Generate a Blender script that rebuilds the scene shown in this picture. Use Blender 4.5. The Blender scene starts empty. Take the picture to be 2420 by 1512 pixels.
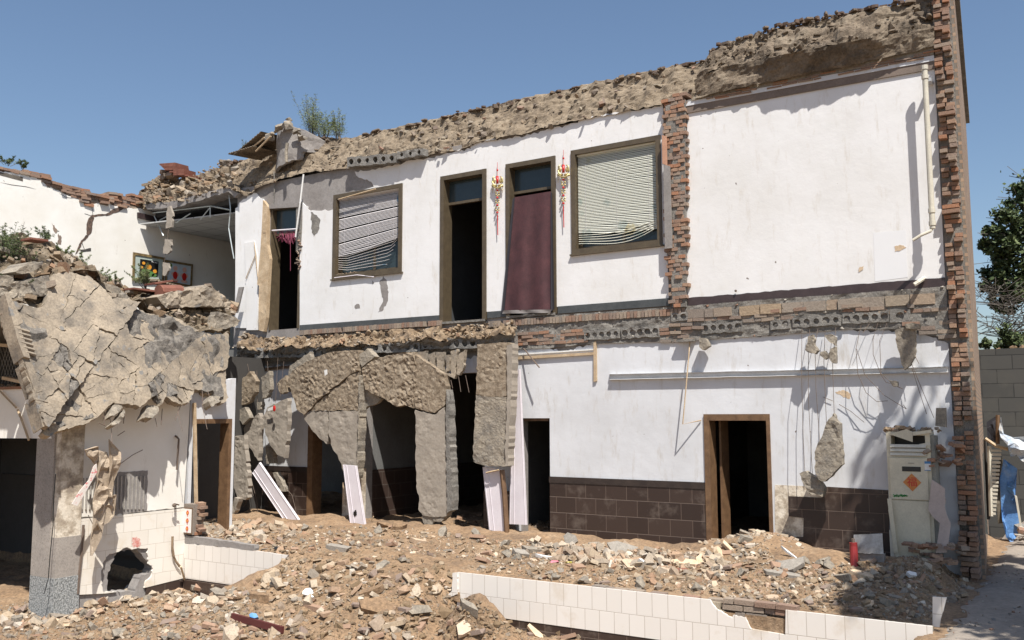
import bpy, bmesh, math, random
import numpy as np
from mathutils import Vector, Matrix, noise, geometry
S = bpy.context.scene; COL = S.collection
rnd = random.Random(7)
# ------------------------------------------------------------------ camera
F = 2160.0; YAW = math.radians(32.6); PIT = math.radians(5.94); ROLL = math.radians(-0.18)
CAM = Vector((0, -13.9, 2.07))
fw = Vector((-math.sin(YAW)*math.cos(PIT), math.cos(YAW)*math.cos(PIT), math.sin(PIT)))
r0 = Vector((math.cos(YAW), math.sin(YAW), 0)); u0 = r0.cross(fw)
rt = r0*math.cos(ROLL)+u0*math.sin(ROLL); up = u0*math.cos(ROLL)-r0*math.sin(ROLL)
cd = bpy.data.cameras.new('camera'); cam = bpy.data.objects.new('camera', cd); COL.objects.link(cam)
m = Matrix((rt, up, -fw)).transposed().to_4x4(); m.translation = CAM; cam.matrix_world = m
cd.lens = 36*F/2419; cd.sensor_width = 36; cd.clip_end = 3000; cd.clip_start = .05
S.camera = cam
# ------------------------------------------------------------------ sky and sun
SUN = Vector((.386, -.341, .857)).normalized()
w = bpy.data.worlds.new('World'); S.world = w; w.use_nodes = True
nt = w.node_tree; bg = nt.nodes['Background']; sk = nt.nodes.new('ShaderNodeTexSky')
sk.sky_type = 'NISHITA'; sk.sun_disc = False
sk.sun_elevation = math.asin(SUN.z); sk.sun_rotation = math.atan2(SUN.x, SUN.y)
sk.air_density = 1.1; sk.dust_density = 1.2; sk.ozone_density = 2.8; sk.altitude = 50
nt.links.new(sk.outputs[0], bg.inputs[0]); bg.inputs[1].default_value = .078
sd = bpy.data.lights.new('sun', 'SUN'); sd.energy = 4.7; sd.angle = math.radians(.6); sd.color = (1, .955, .89)
so = bpy.data.objects.new('sun', sd); COL.objects.link(so)
so.rotation_euler = (-SUN).to_track_quat('-Z', 'Y').to_euler(); so.location = (10, -20, 20)
S.view_settings.view_transform = 'Standard'; S.view_settings.look = 'None'
S.view_settings.exposure = .68; S.view_settings.gamma = 1
# ------------------------------------------------------------------ pixel -> place helpers (2419 x 1512 survey of the photo)
def ray(u, v): return (rt*(u-1209.5)-up*(v-756)+fw*F).normalized()
def onA(u, v, ax, c):
    d = ray(u, v); t = (c-CAM[ax])/d[ax]; return CAM+d*t
def onY(u, v, y=0.): return onA(u, v, 1, y)
def onX(u, v, x): return onA(u, v, 0, x)
def onZ(u, v, z): return onA(u, v, 2, z)
def onP(u, v, p0, n):
    d = ray(u, v); return CAM+d*((p0-CAM).dot(n)/d.dot(n))
CV = {'c1': (0, 300, .2778), 'c2': (0, 660, .2778), 'c3': (0, 1080, .2857), 'c4': (540, 720, .2778), 'c5': (540, 1092, .2778),
      'c6': (1140, 720, .2778), 'b1': (1140, 1092, .2778), 'b2': (1740, 720, .2807), 'b3': (1740, 1092, .2807), 'b4': (540, 240, .3373),
      'b5': (1020, 300, .3175), 'b6': (1560, 0, .3571), 'b7': (1560, 420, .355), 'd': (0, 0, 1)}
def K(k, *a):
    x, y, s = CV[k]; return [(x+a[i]*s, y+a[i+1]*s) for i in range(0, len(a), 2)]
def rag(pts, amp, step, seed=0, closed=True, skip=()):
    r = random.Random(seed); out = []; n = len(pts)
    for i in range(n if closed else n-1):
        a = Vector(pts[i]); b = Vector(pts[(i+1) % n]); out.append(tuple(a))
        if i in skip: continue
        L = (b-a).length; k = int(L/step)
        if k < 1: continue
        nn = Vector((-(b-a).y, (b-a).x))/max(L, 1e-6)
        for j in range(1, k+1):
            t = (j+r.uniform(-.3, .3))/(k+1); out.append(tuple(a.lerp(b, t)+nn*r.uniform(-amp, amp)))
    if not closed: out.append(tuple(pts[-1]))
    return out
# ------------------------------------------------------------------ materials
def newmat(name):
    m = bpy.data.materials.new(name); m.use_nodes = True; t = m.node_tree
    return m, t, t.nodes['Principled BSDF'], t.nodes.new('ShaderNodeTexCoord')
def ramp(t, cols, inter='LINEAR', lo=.3, hi=.7):
    r = t.nodes.new('ShaderNodeValToRGB'); r.color_ramp.interpolation = inter; e = r.color_ramp.elements
    n = len(cols)
    while len(e) < n: e.new(.5)
    for i, c in enumerate(cols):
        e[i].position = (lo+(hi-lo)*i/max(1, n-1)) if inter != 'CONSTANT' else i/n
        e[i].color = (*c, 1)
    return r
def nz(t, tc, scale, detail=6, rough=.6, out='Object'):
    n = t.nodes.new('ShaderNodeTexNoise'); n.inputs['Scale'].default_value = scale; n.inputs['Detail'].default_value = detail
    n.inputs['Roughness'].default_value = rough; t.links.new(tc.outputs[out], n.inputs['Vector']); return n
def mixc(t, a, b, fac, mode='MIX'):
    n = t.nodes.new('ShaderNodeMix'); n.data_type = 'RGBA'; n.blend_type = mode
    for s, i in ((fac, 0), (a, 6), (b, 7)):
        if hasattr(s, 'is_linked') or hasattr(s, 'links'): t.links.new(s, n.inputs[i])
        elif i == 0: n.inputs[0].default_value = s
        else: n.inputs[i].default_value = (*s, 1)
    return n.outputs[2]
def bumpn(t, b, h, dist, strength=.6):
    n = t.nodes.new('ShaderNodeBump'); n.inputs['Distance'].default_value = dist; n.inputs['Strength'].default_value = strength
    t.links.new(h, n.inputs['Height']); t.links.new(n.outputs[0], b.inputs['Normal'])
def M(name, cols, scale=2., rough=.9, bump=.01, bscale=25, lo=.35, hi=.65, speck=None, spscale=60, spth=.62, island=None, metal=0, fine=.25, isl=.8):
    m, t, b, tc = newmat(name); n = nz(t, tc, scale, 8, .65); r = ramp(t, cols, 'LINEAR', lo, hi)
    t.links.new(n.outputs[0], r.inputs[0]); c = r.outputs[0]
    if island:
        g = t.nodes.new('ShaderNodeNewGeometry'); ir = ramp(t, island, 'CONSTANT'); t.links.new(g.outputs['Random Per Island'], ir.inputs[0])
        c = mixc(t, c, ir.outputs[0], isl)
    if fine:
        n3 = nz(t, tc, scale*9+8, 5, .7); fr = ramp(t, [(1-fine,)*3, (1, 1, 1)], 'LINEAR', .35, .6); t.links.new(n3.outputs[0], fr.inputs[0])
        c = mixc(t, c, fr.outputs[0], 1., 'MULTIPLY')
    if speck:
        n2 = nz(t, tc, spscale, 3, .5); sr = ramp(t, [(0, 0, 0), (1, 1, 1)], 'LINEAR', spth, spth+.05)
        t.links.new(n2.outputs[0], sr.inputs[0]); c = mixc(t, c, speck, sr.outputs[0])
    t.links.new(c, b.inputs['Base Color']); b.inputs['Roughness'].default_value = rough; b.inputs['Metallic'].default_value = metal
    if bump:
        h = nz(t, tc, bscale, 8, .7); bumpn(t, b, h.outputs[0], bump)
    return m
def MT(name, axes, c1, c2, mortar, bw, rh, ms=.004, off=.5, rough=.5, bump=.003, dirt=None, dscale=3, dth=.55, org=(0, 0)):
    m, t, b, tc = newmat(name); sp = t.nodes.new('ShaderNodeSeparateXYZ'); cb = t.nodes.new('ShaderNodeCombineXYZ')
    g = t.nodes.new('ShaderNodeNewGeometry'); t.links.new(g.outputs['Position'], sp.inputs[0])
    for i, a in enumerate(axes):
        ad = t.nodes.new('ShaderNodeMath'); ad.operation = 'SUBTRACT'; ad.inputs[1].default_value = org[i]
        t.links.new(sp.outputs['XYZ'.index(a.upper())], ad.inputs[0]); t.links.new(ad.outputs[0], cb.inputs[i])
    br = t.nodes.new('ShaderNodeTexBrick'); t.links.new(cb.outputs[0], br.inputs['Vector'])
    for k, v in (('Color1', c1), ('Color2', c2), ('Mortar', mortar)): br.inputs[k].default_value = (*v, 1)
    br.inputs['Scale'].default_value = 1; br.inputs['Brick Width'].default_value = bw; br.inputs['Row Height'].default_value = rh
    br.inputs['Mortar Size'].default_value = ms; br.inputs['Mortar Smooth'].default_value = .1; br.offset = off
    c = br.outputs[0]
    n = nz(t, tc, dscale, 8, .7)
    if dirt:
        dr = ramp(t, [(0, 0, 0), (1, 1, 1)], 'LINEAR', dth, dth+.22); t.links.new(n.outputs[0], dr.inputs[0]); c = mixc(t, c, dirt, dr.outputs[0])
    t.links.new(c, b.inputs['Base Color']); b.inputs['Roughness'].default_value = rough
    iv = t.nodes.new('ShaderNodeMath'); iv.operation = 'SUBTRACT'; iv.inputs[0].default_value = 1; t.links.new(br.outputs['Fac'], iv.inputs[1])
    bumpn(t, b, iv.outputs[0], bump, .8)
    return m
def plain(name, c, rough=.6, metal=0, **k): return M(name, [tuple(x*.85 for x in c), c], 6, rough, k.pop('bump', .002), 30, metal=metal, fine=.12, **k)
# painted plaster: broad faint tone, scuffs and small nicks
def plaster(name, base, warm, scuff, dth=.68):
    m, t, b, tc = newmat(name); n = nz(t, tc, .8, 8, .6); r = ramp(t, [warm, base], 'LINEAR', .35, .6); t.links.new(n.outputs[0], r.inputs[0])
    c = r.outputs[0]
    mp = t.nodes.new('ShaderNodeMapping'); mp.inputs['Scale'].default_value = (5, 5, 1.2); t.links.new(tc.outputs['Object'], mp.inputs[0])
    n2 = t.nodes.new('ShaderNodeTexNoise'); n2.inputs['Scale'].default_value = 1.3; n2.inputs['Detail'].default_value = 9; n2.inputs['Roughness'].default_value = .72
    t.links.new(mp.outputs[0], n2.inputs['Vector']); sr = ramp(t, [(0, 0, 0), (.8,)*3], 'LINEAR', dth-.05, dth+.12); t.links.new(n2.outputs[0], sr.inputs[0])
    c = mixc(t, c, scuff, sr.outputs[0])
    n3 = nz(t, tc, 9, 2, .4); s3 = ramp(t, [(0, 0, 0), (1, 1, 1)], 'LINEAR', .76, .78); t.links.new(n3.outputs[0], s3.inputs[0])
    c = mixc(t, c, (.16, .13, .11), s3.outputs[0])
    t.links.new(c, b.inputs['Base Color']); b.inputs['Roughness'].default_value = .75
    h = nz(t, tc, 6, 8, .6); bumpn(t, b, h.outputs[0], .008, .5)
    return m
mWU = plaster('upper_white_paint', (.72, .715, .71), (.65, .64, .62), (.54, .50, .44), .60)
mWL = plaster('skylit_white_paint', (.62, .63, .65), (.54, .545, .555), (.45, .42, .38), .585)  # bluish grey of skylight put into the white paint
mWW = plaster('wing_white_paint', (.80, .78, .73), (.72, .69, .62), (.42, .36, .28), .66)
mCem = M('grey_cement_render', [(.22, .20, .185), (.30, .28, .265)], 1.5, .95, .006, 30, fine=.2)
mCon = M('broken_concrete', [(.19, .17, .145), (.30, .26, .205), (.38, .325, .25)], 2.2, .95, .03, 14, fine=.35, speck=(.14, .13, .12), spscale=35, spth=.62)
mSlab = M('dusty_slab_face', [(.185, .16, .13), (.31, .258, .195), (.40, .33, .245)], 2.6, .95, .018, 22, fine=.32, speck=(.2, .19, .175), spscale=5.5, spth=.63)
mAgg = M('grey_aggregate', [(.09, .082, .072), (.19, .172, .15), (.30, .27, .23)], 7, .95, .05, 22, fine=.5)
mRough = M('earthy_slab_back', [(.18, .135, .09), (.30, .235, .165), (.40, .33, .245)], 11, .97, .02, 55, fine=.45)
mBeige = M('beige_slab_soffit', [(.27, .235, .195), (.35, .305, .25)], 2, .93, .006, 22, fine=.16)
mDirt = M('dirt', [(.20, .135, .085), (.30, .195, .112), (.345, .24, .15)], 1.4, 1, .05, 14, fine=.45)
mMud = M('roof_mud', [(.15, .115, .08), (.23, .18, .125), (.30, .24, .17)], 3, 1, .02, 30, fine=.35)
mMudD = M('roof_mud_dark', [(.11, .085, .06), (.20, .155, .11), (.27, .22, .16)], 2.2, 1, .06, 12, fine=.4)
RUB = [(.27, .205, .14), (.33, .265, .195), (.24, .16, .095), (.27, .25, .22), (.36, .285, .20), (.21, .175, .145), (.32, .185, .115), (.27, .20, .13), (.46, .40, .32), (.30, .22, .145), (.25, .18, .115)]
mRub = M('rubble_mix', [(.24, .165, .10), (.33, .25, .165)], 4, .97, .015, 40, island=RUB, fine=.3, isl=.7)
mGrit = M('grit_mix', [(.2, .15, .1), (.3, .22, .14)], 4, 1, .01, 40, island=[(.24, .17, .10), (.30, .22, .14), (.20, .15, .10), (.27, .24, .20), (.33, .26, .18)], fine=.3)
mRubG = M('grey_rubble_mix', [(.2, .17, .14), (.3, .27, .23)], 4, .97, .015, 40, island=[(.28, .27, .25), (.21, .2, .18), (.35, .32, .28), (.29, .22, .15), (.42, .38, .32), (.30, .16, .1)], fine=.3)
mBrk = M('brick_pieces', [(.30, .15, .09), (.40, .24, .16)], 6, .95, .01, 40, island=[(.34, .19, .12), (.29, .20, .15), (.36, .24, .165), (.26, .21, .175), (.38, .185, .105), (.31, .255, .20), (.27, .175, .125)], fine=.35)
mBrkDk = M('dusty_bricks', [(.22, .14, .10), (.32, .24, .18)], 6, .95, .01, 40, island=[(.26, .17, .125), (.24, .185, .15), (.31, .24, .185), (.23, .20, .17), (.30, .18, .125), (.33, .27, .21)], fine=.35)
mTileSh = M('tile_shards', [(.34, .26, .18), (.52, .45, .36)], 4, .7, .003, 40, island=[(.60, .52, .41), (.54, .42, .30), (.48, .33, .23), (.66, .60, .50), (.50, .36, .24)], fine=.2, isl=.65)
mMort = M('mortar', [(.16, .15, .135), (.28, .26, .23)], 6, .97, .03, 25, fine=.4)
mBase = M('grey_baseboard', [(.055, .06, .062), (.085, .09, .09)], 3, .4, .002, 20, fine=.2)
mBaseB = M('brown_baseboard', [(.045, .03, .03), (.065, .045, .045)], 3, .4, .002, 20, fine=.2)
mFrame = M('olive_brown_frame', [(.075, .056, .034), (.105, .08, .048)], 8, .5, .001, 20, fine=.15)
mWood = M('brown_wood', [(.12, .065, .032), (.20, .115, .058)], 9, .6, .002, 30, fine=.3)
mLath = M('pale_wood', [(.42, .30, .18), (.58, .45, .30)], 6, .8, .004, 30, fine=.3)
mDark = plain('dark_interior', (.06, .055, .05), .9)  # shade of unlit rooms and hollow cores put into the colour; cracks share it
mInt = M('interior_paint_shaded', [(.13, .13, .125), (.17, .17, .165)], 1.5, .9, .003, 10, fine=.15)  # paint darkened: the shade of the rooms is put into its colour
mIntG = M('interior_paint_deep_shade', [(.05, .053, .056), (.07, .072, .075)], 1.5, .9, .003, 10, fine=.15)  # same paint with deeper room shade put into its colour
mGlass = plain('dusty_glass', (.035, .05, .055), .15)
mPVC = M('pale_pvc_panel', [(.62, .57, .60), (.70, .66, .69)], 3, .4, .001, 10, fine=.06)
mPipe = plain('cream_pipe', (.62, .58, .48), .45)
mSteel = plain('galvanised_channel', (.62, .62, .62), .38, .35)
mRust = plain('rusty_wire', (.15, .11, .085), .8)
mTB = MT('white_wall_tiles_front', 'xz', (.74, .70, .645), (.70, .66, .605), (.46, .41, .35), .2, .31, .0035, .5, .3, .002, (.58, .50, .40), 1.7, .56)
mTW = MT('white_wall_tiles_side', 'yz', (.75, .71, .64), (.71, .665, .59), (.52, .46, .38), .3, .24, .003, .5, .3, .002, (.62, .52, .38), 1.7, .56)
mDado = MT('brown_dado_tiles', 'xz', (.028, .016, .012), (.046, .028, .021), (.125, .09, .07), .38, .265, .005, .5, .5, .003, (.14, .11, .09), 2.2, .53, (0, .14))
mDadoY = MT('brown_dado_tiles_inner', 'yz', (.05, .033, .027), (.06, .04, .032), (.10, .08, .065), .38, .265, .006, .5, .42, .003, (.09, .07, .06), 3.2, .6, (0, .14))
mSideB = MT('outer_brickwork', 'yz', (.24, .155, .10), (.30, .20, .135), (.15, .125, .10), .25, .066, .010, .5, .9, .01, (.36, .27, .19), 2, .5)
mBlock = MT('grey_block_wall', 'xz', (.06, .058, .053), (.075, .072, .066), (.035, .034, .032), .6, .3, .01, .5, .95, .008, (.085, .08, .07), 1.5, .5)
mTerr = M('grey_terrazzo', [(.30, .27, .24), (.38, .34, .30)], 2, .8, .004, 40, fine=.2, speck=(.2, .18, .16), spscale=50, spth=.6)
mPeb = M('pebble_dash', [(.14, .15, .15), (.45, .46, .45)], 42, .8, .03, 40, lo=.42, hi=.58)
mPeel = M('peeling_distemper', [(.28, .23, .18), (.45, .38, .29), (.70, .63, .52)], 3.5, .95, .02, 12, lo=.38, hi=.55, fine=.15)
mRed = plain('red_lacquer', (.55, .02, .015), .35)
mRedTile = M('red_roof_tile', [(.16, .06, .04), (.26, .10, .065)], 5, .85, .006, 20, fine=.3)
mGold = plain('gold_foil', (.62, .50, .22), .35, .5)
mVel = M('maroon_velvet', [(.05, .018, .022), (.09, .032, .036)], 3, .8, .004, 12, fine=.25)
mVelD = plain('dark_quilted_hem', (.03, .028, .035), .8)
mBeigeC = M('beige_cloth', [(.36, .28, .20), (.50, .41, .31)], 4, .95, .01, 14, fine=.3)
mAC = plain('cream_plastic', (.62, .565, .43), .45)
mBlack = plain('black_plastic', (.015, .015, .015), .4)
mBlue = M('blue_tarpaulin', [(.06, .16, .40), (.12, .28, .58), (.35, .45, .6)], 3, .45, .02, 10, lo=.3, hi=.75, fine=.2)
mWhite = plain('white_plastic', (.78, .77, .74), .5)
mLeafG = M('feathery_green', [(.09, .13, .04), (.17, .22, .08)], 8, .9, 0, island=[(.14, .18, .06), (.20, .24, .10), (.26, .28, .14), (.11, .14, .055)], fine=0)
mLeafD = M('dark_foliage', [(.04, .06, .02), (.08, .11, .04)], 8, .7, 0, island=[(.045, .07, .02), (.08, .115, .035), (.12, .15, .05), (.035, .05, .02)], fine=0)
mBark = M('bark', [(.09, .075, .06), (.15, .13, .11)], 8, .95, .01, 20, fine=.3)
mRoad = M('dusty_road', [(.24, .205, .17), (.34, .29, .24)], .8, .97, .012, 20, fine=.25)
# ------------------------------------------------------------------ object helpers
WL = {}
def tag(o, label=None, cat=None, group=None, kind=None):
    if label: o['label'] = label
    if cat: o['category'] = cat
    if group: o['group'] = group
    if kind: o['kind'] = kind
    return o
def thing(name, label, cat, base, group=None):
    o = bpy.data.objects.new(name, None); o.empty_display_size = .2; COL.objects.link(o); o.location = base; WL[o.name] = Vector(base)
    return tag(o, label, cat, group)
def obj(name, vs, fs, mat, parent=None, label=None, cat=None, group=None, kind=None, smooth=False, recalc=False):
    vs = np.array([tuple(v) for v in vs], dtype=float)
    if parent is not None: b = np.array(WL[parent.name])
    elif kind == 'structure': b = np.zeros(3)
    else: b = np.array([(vs[:, 0].min()+vs[:, 0].max())/2, (vs[:, 1].min()+vs[:, 1].max())/2, vs[:, 2].min()])
    me = bpy.data.meshes.new(name); me.from_pydata((vs-b).tolist(), [], fs); me.materials.append(mat)
    if recalc:
        bm = bmesh.new(); bm.from_mesh(me); bmesh.ops.recalc_face_normals(bm, faces=bm.faces); bm.to_mesh(me); bm.free()
    if smooth: me.polygons.foreach_set('use_smooth', [True]*len(me.polygons))
    me.update(); o = bpy.data.objects.new(name, me); COL.objects.link(o)
    if parent is not None: o.parent = parent; WL[o.name] = WL[parent.name]
    else: o.location = b; WL[o.name] = Vector(b)
    return tag(o, label, cat, group, kind)
class MB:
    def __init__(s): s.v = []; s.f = []
    def add(s, vs, fs):
        n = len(s.v); s.v += [tuple(v) for v in vs]; s.f += [[i+n for i in f] for f in fs]; return s
    def box(s, c, size, rot=None, tap=None):
        c = Vector(c); h = Vector(size)/2; R_ = rot.to_matrix() if hasattr(rot, 'to_matrix') else (rot or Matrix.Identity(3))
        vs = [c+R_@Vector((x*h.x, y*h.y, z*h.z)) for x in (-1, 1) for y in (-1, 1) for z in (-1, 1)]
        return s.add(vs, [(0, 1, 3, 2), (4, 6, 7, 5), (0, 4, 5, 1), (2, 3, 7, 6), (0, 2, 6, 4), (1, 5, 7, 3)])
    def bb(s, a, b): a = Vector(a); b = Vector(b); return s.box((a+b)/2, [abs(x) for x in (b-a)])
    def tube(s, pts, r, n=7, r2=None):
        pts = [Vector(p) for p in pts]; k = len(pts); rings = []
        for i, p in enumerate(pts):
            d = (pts[min(i+1, k-1)]-pts[max(i-1, 0)]).normalized(); a = Vector((0, 0, 1)) if abs(d.z) < .9 else Vector((1, 0, 0))
            e1 = d.cross(a).normalized(); e2 = d.cross(e1); rr = r if r2 is None else r+(r2-r)*i/max(1, k-1)
            rings.append([p+(e1*math.cos(2*math.pi*j/n)+e2*math.sin(2*math.pi*j/n))*rr for j in range(n)])
        vs = [q for g in rings for q in g]
        fs = [(i*n+j, i*n+(j+1) % n, (i+1)*n+(j+1) % n, (i+1)*n+j) for i in range(k-1) for j in range(n)]
        fs += [list(range(n))[::-1], [(k-1)*n+j for j in range(n)]]
        return s.add(vs, fs)
    def ball(s, c, r, n=10, sz=1, sx=1, sy=1):
        c = Vector(c); vs = []; m_ = n//2
        for i in range(m_+1):
            th = math.pi*i/m_
            for j in range(n): vs.append(c+Vector((r*sx*math.sin(th)*math.cos(2*math.pi*j/n), r*sy*math.sin(th)*math.sin(2*math.pi*j/n), r*sz*math.cos(th))))
        return s.add(vs, [(i*n+j, (i+1)*n+j, (i+1)*n+(j+1) % n, i*n+(j+1) % n) for i in range(m_) for j in range(n)])
    def build(s, name, mat, parent=None, **k): return obj(name, s.v, s.f, mat, parent, **k)
def inpoly(p, poly):
    x, y = p[0], p[1]; c = False; n = len(poly); j = n-1
    for i in range(n):
        xi, yi = poly[i][0], poly[i][1]; xj, yj = poly[j][0], poly[j][1]
        if (yi > y) != (yj > y) and x < (xj-xi)*(y-yi)/(yj-yi)+xi: c = not c
        j = i
    return c
def plate_data(pts, ext, res=0, amp=0, holes=(), nsc=3., seed=0., warp=None):
    ext = Vector(ext); n = ext.normalized(); p0 = Vector(pts[0])
    e1 = (Vector(pts[1])-p0); e1 = (e1-n*e1.dot(n)).normalized(); e2 = n.cross(e1)
    to2 = lambda p: Vector(((Vector(p)-p0).dot(e1), (Vector(p)-p0).dot(e2)))
    loops = [[to2(p) for p in pts]]+[[to2(p) for p in h] for h in holes]
    vs = []; ed = []
    for lp in loops:
        b = len(vs); k = len(lp); vs += lp; ed += [(b+i, b+(i+1) % k) for i in range(k)]
    if res:
        xs = [v.x for v in loops[0]]; ys = [v.y for v in loops[0]]; rr = random.Random(int(seed*10)+3)
        nx = int((max(xs)-min(xs))/res); ny = int((max(ys)-min(ys))/res)
        for i in range(nx+1):
            for j in range(ny+1):
                q = Vector((min(xs)+(i+.5+rr.uniform(-.25, .25))*res, min(ys)+(j+.5+rr.uniform(-.25, .25))*res))
                if inpoly(q, loops[0]): vs.append(q)
    ov, oe, of, _, _, _ = geometry.delaunay_2d_cdt(vs, ed, [], 1, 1e-5)
    tris = []
    for f in of:
        c = Vector((0, 0))
        for i in f: c += ov[i]
        c /= len(f)
        if inpoly(c, loops[0]) and not any(inpoly(c, h) for h in loops[1:]): tris.append(list(f))
    N = len(ov); V = []
    for q in ov:
        p = p0+e1*q.x+e2*q.y
        if warp: p = warp(p)
        if amp:
            d = noise.fractal(p*nsc+Vector((seed, seed*2, 0)), .8, 2.1, 5)*amp*(.35+1.3*abs(noise.noise(p*1.9+Vector((seed, 0, 3)))+.25))+amp*.6*noise.noise(p*2.3+Vector((0, seed, 0))); p = p-n*d
        V.append(p)
    for q in ov:
        p = p0+e1*q.x+e2*q.y
        if warp: p = warp(p)
        V.append(p+ext)
    cnt = {}
    for f in tris:
        for i in range(len(f)):
            a, b = f[i], f[(i+1) % len(f)]; cnt[(a, b)] = 1
    fs = [f[::-1] for f in tris]+[[i+N for i in f] for f in tris]
    for (a, b) in cnt:
        if (b, a) not in cnt: fs.append([a, b, b+N, a+N])
    return V, fs
def plate(name, pts, ext, mat, parent=None, res=0, amp=0, holes=(), nsc=3., seed=0., warp=None, **k):
    V, fs = plate_data(pts, ext, res, amp, holes, nsc, seed, warp)
    return obj(name, V, fs, mat, parent, recalc=True, **k)
def plY(name, px, y, th, mat, parent=None, **k): return plate(name, [onY(u, v, y) for u, v in px], (0, th, 0), mat, parent, **k)
def plX(name, px, x, th, mat, parent=None, **k): return plate(name, [onX(u, v, x) for u, v in px], (-th, 0, 0), mat, parent, **k)
def rectpx(tl, br, y=0.):
    a = onY(*tl, y); b = onY(*br, y); return a.x, b.x, b.z, a.z
def rloop(r, y=0., ins=0.): x0, x1, z0, z1 = r; return [Vector((x0+ins, y, z0+ins)), Vector((x1-ins, y, z0+ins)), Vector((x1-ins, y, z1-ins)), Vector((x0+ins, y, z1-ins))]
def resamp(pl, n):
    P = [Vector(p) for p in pl]; L = [0]
    for i in range(1, len(P)): L.append(L[-1]+(P[i]-P[i-1]).length)
    out = []; j = 0
    for i in range(n):
        t = L[-1]*i/(n-1)
        while j < len(P)-2 and L[j+1] < t: j += 1
        s = (t-L[j])/max(1e-9, L[j+1]-L[j]); out.append(P[j].lerp(P[j+1], min(1, max(0, s))))
    return out
def rough(name, A, B, step, amp, mat, parent=None, nsc=4., seed=0., ledge=0., edge=1., **k):
    """rough sheet between two polylines of 3D points"""
    n = max(4, int((Vector(A[-1])-Vector(A[0])).length/step)); A = resamp(A, n); B = resamp(B, n)
    m_ = max(3, int(max((a-b).length for a, b in zip(A, B))/step)); V = []
    for j in range(m_+1):
        for i in range(n):
            p = A[i].lerp(B[i], j/m_); nr = (A[min(i+1, n-1)]-A[max(i-1, 0)]).cross(B[i]-A[i]); nr.normalize()
            if nr.dot(CAM-p) < 0: nr = -nr
            q = p*nsc+Vector((seed, 3*seed, seed*7)); d = noise.fractal(q, .75, 2.1, 6)
            if ledge: d += ledge*(noise.cell(Vector((q.x*.8, q.y*.3, q.z*2.2)))-.5)
            V.append(p+nr*d*amp*(1 if 0 < j < m_ else edge)+Vector((0, 0, .35*amp*noise.noise(q*2.3))))
    fs = [(j*n+i, j*n+i+1, (j+1)*n+i+1, (j+1)*n+i) for j in range(m_) for i in range(n-1)]
    return obj(name, V, fs, mat, parent, **k)
# rock templates
def tmpl(seed, kind):
    r = random.Random(seed); bm = bmesh.new()
    if kind == 'chunk':
        for i in range(11): bm.verts.new(Vector((r.uniform(-1, 1), r.uniform(-1, 1), r.uniform(-.7, .7))).normalized()*r.uniform(.75, 1))
    elif kind == 'shard':
        k = r.randint(4, 6); a0 = r.random()*6
        for i in range(k):
            a = a0+2*math.pi*(i+r.uniform(-.3, .3))/k; q = r.uniform(.6, 1)
            for z in (-.09, .09): bm.verts.new((math.cos(a)*q, math.sin(a)*q*.8, z))
    elif kind == 'slab':
        k = r.randint(5, 7); a0 = r.random()*6
        for i in range(k):
            a = a0+2*math.pi*(i+r.uniform(-.3, .3))/k; q = r.uniform(.65, 1)
            for z in (-.25, .25): bm.verts.new((math.cos(a)*q*r.uniform(.9, 1), math.sin(a)*q*.8*r.uniform(.9, 1), z+r.uniform(-.05, .05)))
    elif kind == 'brick':
        lx = r.choice([1, 1, .75, .5])
        for x in (-1, 1):
            for y in (-1, 1):
                for z in (-1, 1):
                    c = 1 if r.random() > .25 else r.uniform(.7, .9)
                    bm.verts.new((x*lx*c, y*.48, z*.23*c)); bm.verts.new((x*lx*c*.96, y*.46*c, z*.21))
    elif kind == 'grit':
        for p in ((1, 0, -.3), (-.5, .8, -.2), (-.5, -.8, -.3), (.2, .1, .7), (0, .2, -.8)): bm.verts.new(Vector(p)*r.uniform(.8, 1.1))
    bmesh.ops.convex_hull(bm, input=bm.verts[:]); 
    for v in [v for v in bm.verts if not v.link_faces]: bm.verts.remove(v)
    bm.verts.index_update(); V = np.array([v.co[:] for v in bm.verts]); Fs = [[v.index for v in f.verts] for f in bm.faces]; bm.free(); return V, Fs
TP = {k: [tmpl(i*13+5, k) for i in range(12 if k != 'grit' else 4)] for k in ('chunk', 'shard', 'slab', 'brick', 'grit')}
def rotm(r, flat=.4):
    return (Matrix.Rotation(r.uniform(0, 6.28), 3, 'Z') @ Matrix.Rotation(r.gauss(0, flat), 3, 'X') @ Matrix.Rotation(r.gauss(0, flat), 3, 'Y'))
def heap(name, places, mat, parent=None, flat=.4, seed=1, **k):
    """places: (pos, size, kind); one mesh"""
    r = random.Random(seed); VV = []; FF = []; n = 0
    for p, s, kd in places:
        V, Fs = r.choice(TP[kd]); R_ = np.array(rotm(r, flat)); q = (V*s*np.array([r.uniform(.7, 1.15), r.uniform(.7, 1.15), r.uniform(.7, 1.2)]))@R_.T+np.array(p)
        VV.append(q); FF += [[i+n for i in f] for f in Fs]; n += len(V)
    return obj(name, np.vstack(VV), FF, mat, parent, **k)
def sizes(r, a, b): return a*(b/a)**(r.random()**2.2)
def inpx(poly, n, seed, fn, lo=.03, hi=.1, kinds=('chunk', 'slab', 'chunk', 'shard'), off=0.):
    r = random.Random(seed); us = [p[0] for p in poly]; vs = [p[1] for p in poly]; out = []
    t = 0
    while len(out) < n and t < n*40:
        t += 1; u = r.uniform(min(us), max(us)); v = r.uniform(min(vs), max(vs))
        if inpoly((u, v), poly):
            p = fn(u, v)
            if p is None: continue
            s = sizes(r, lo, hi); out.append((p+Vector((0, 0, off*s)), s, r.choice(kinds)))
    return out
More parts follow.
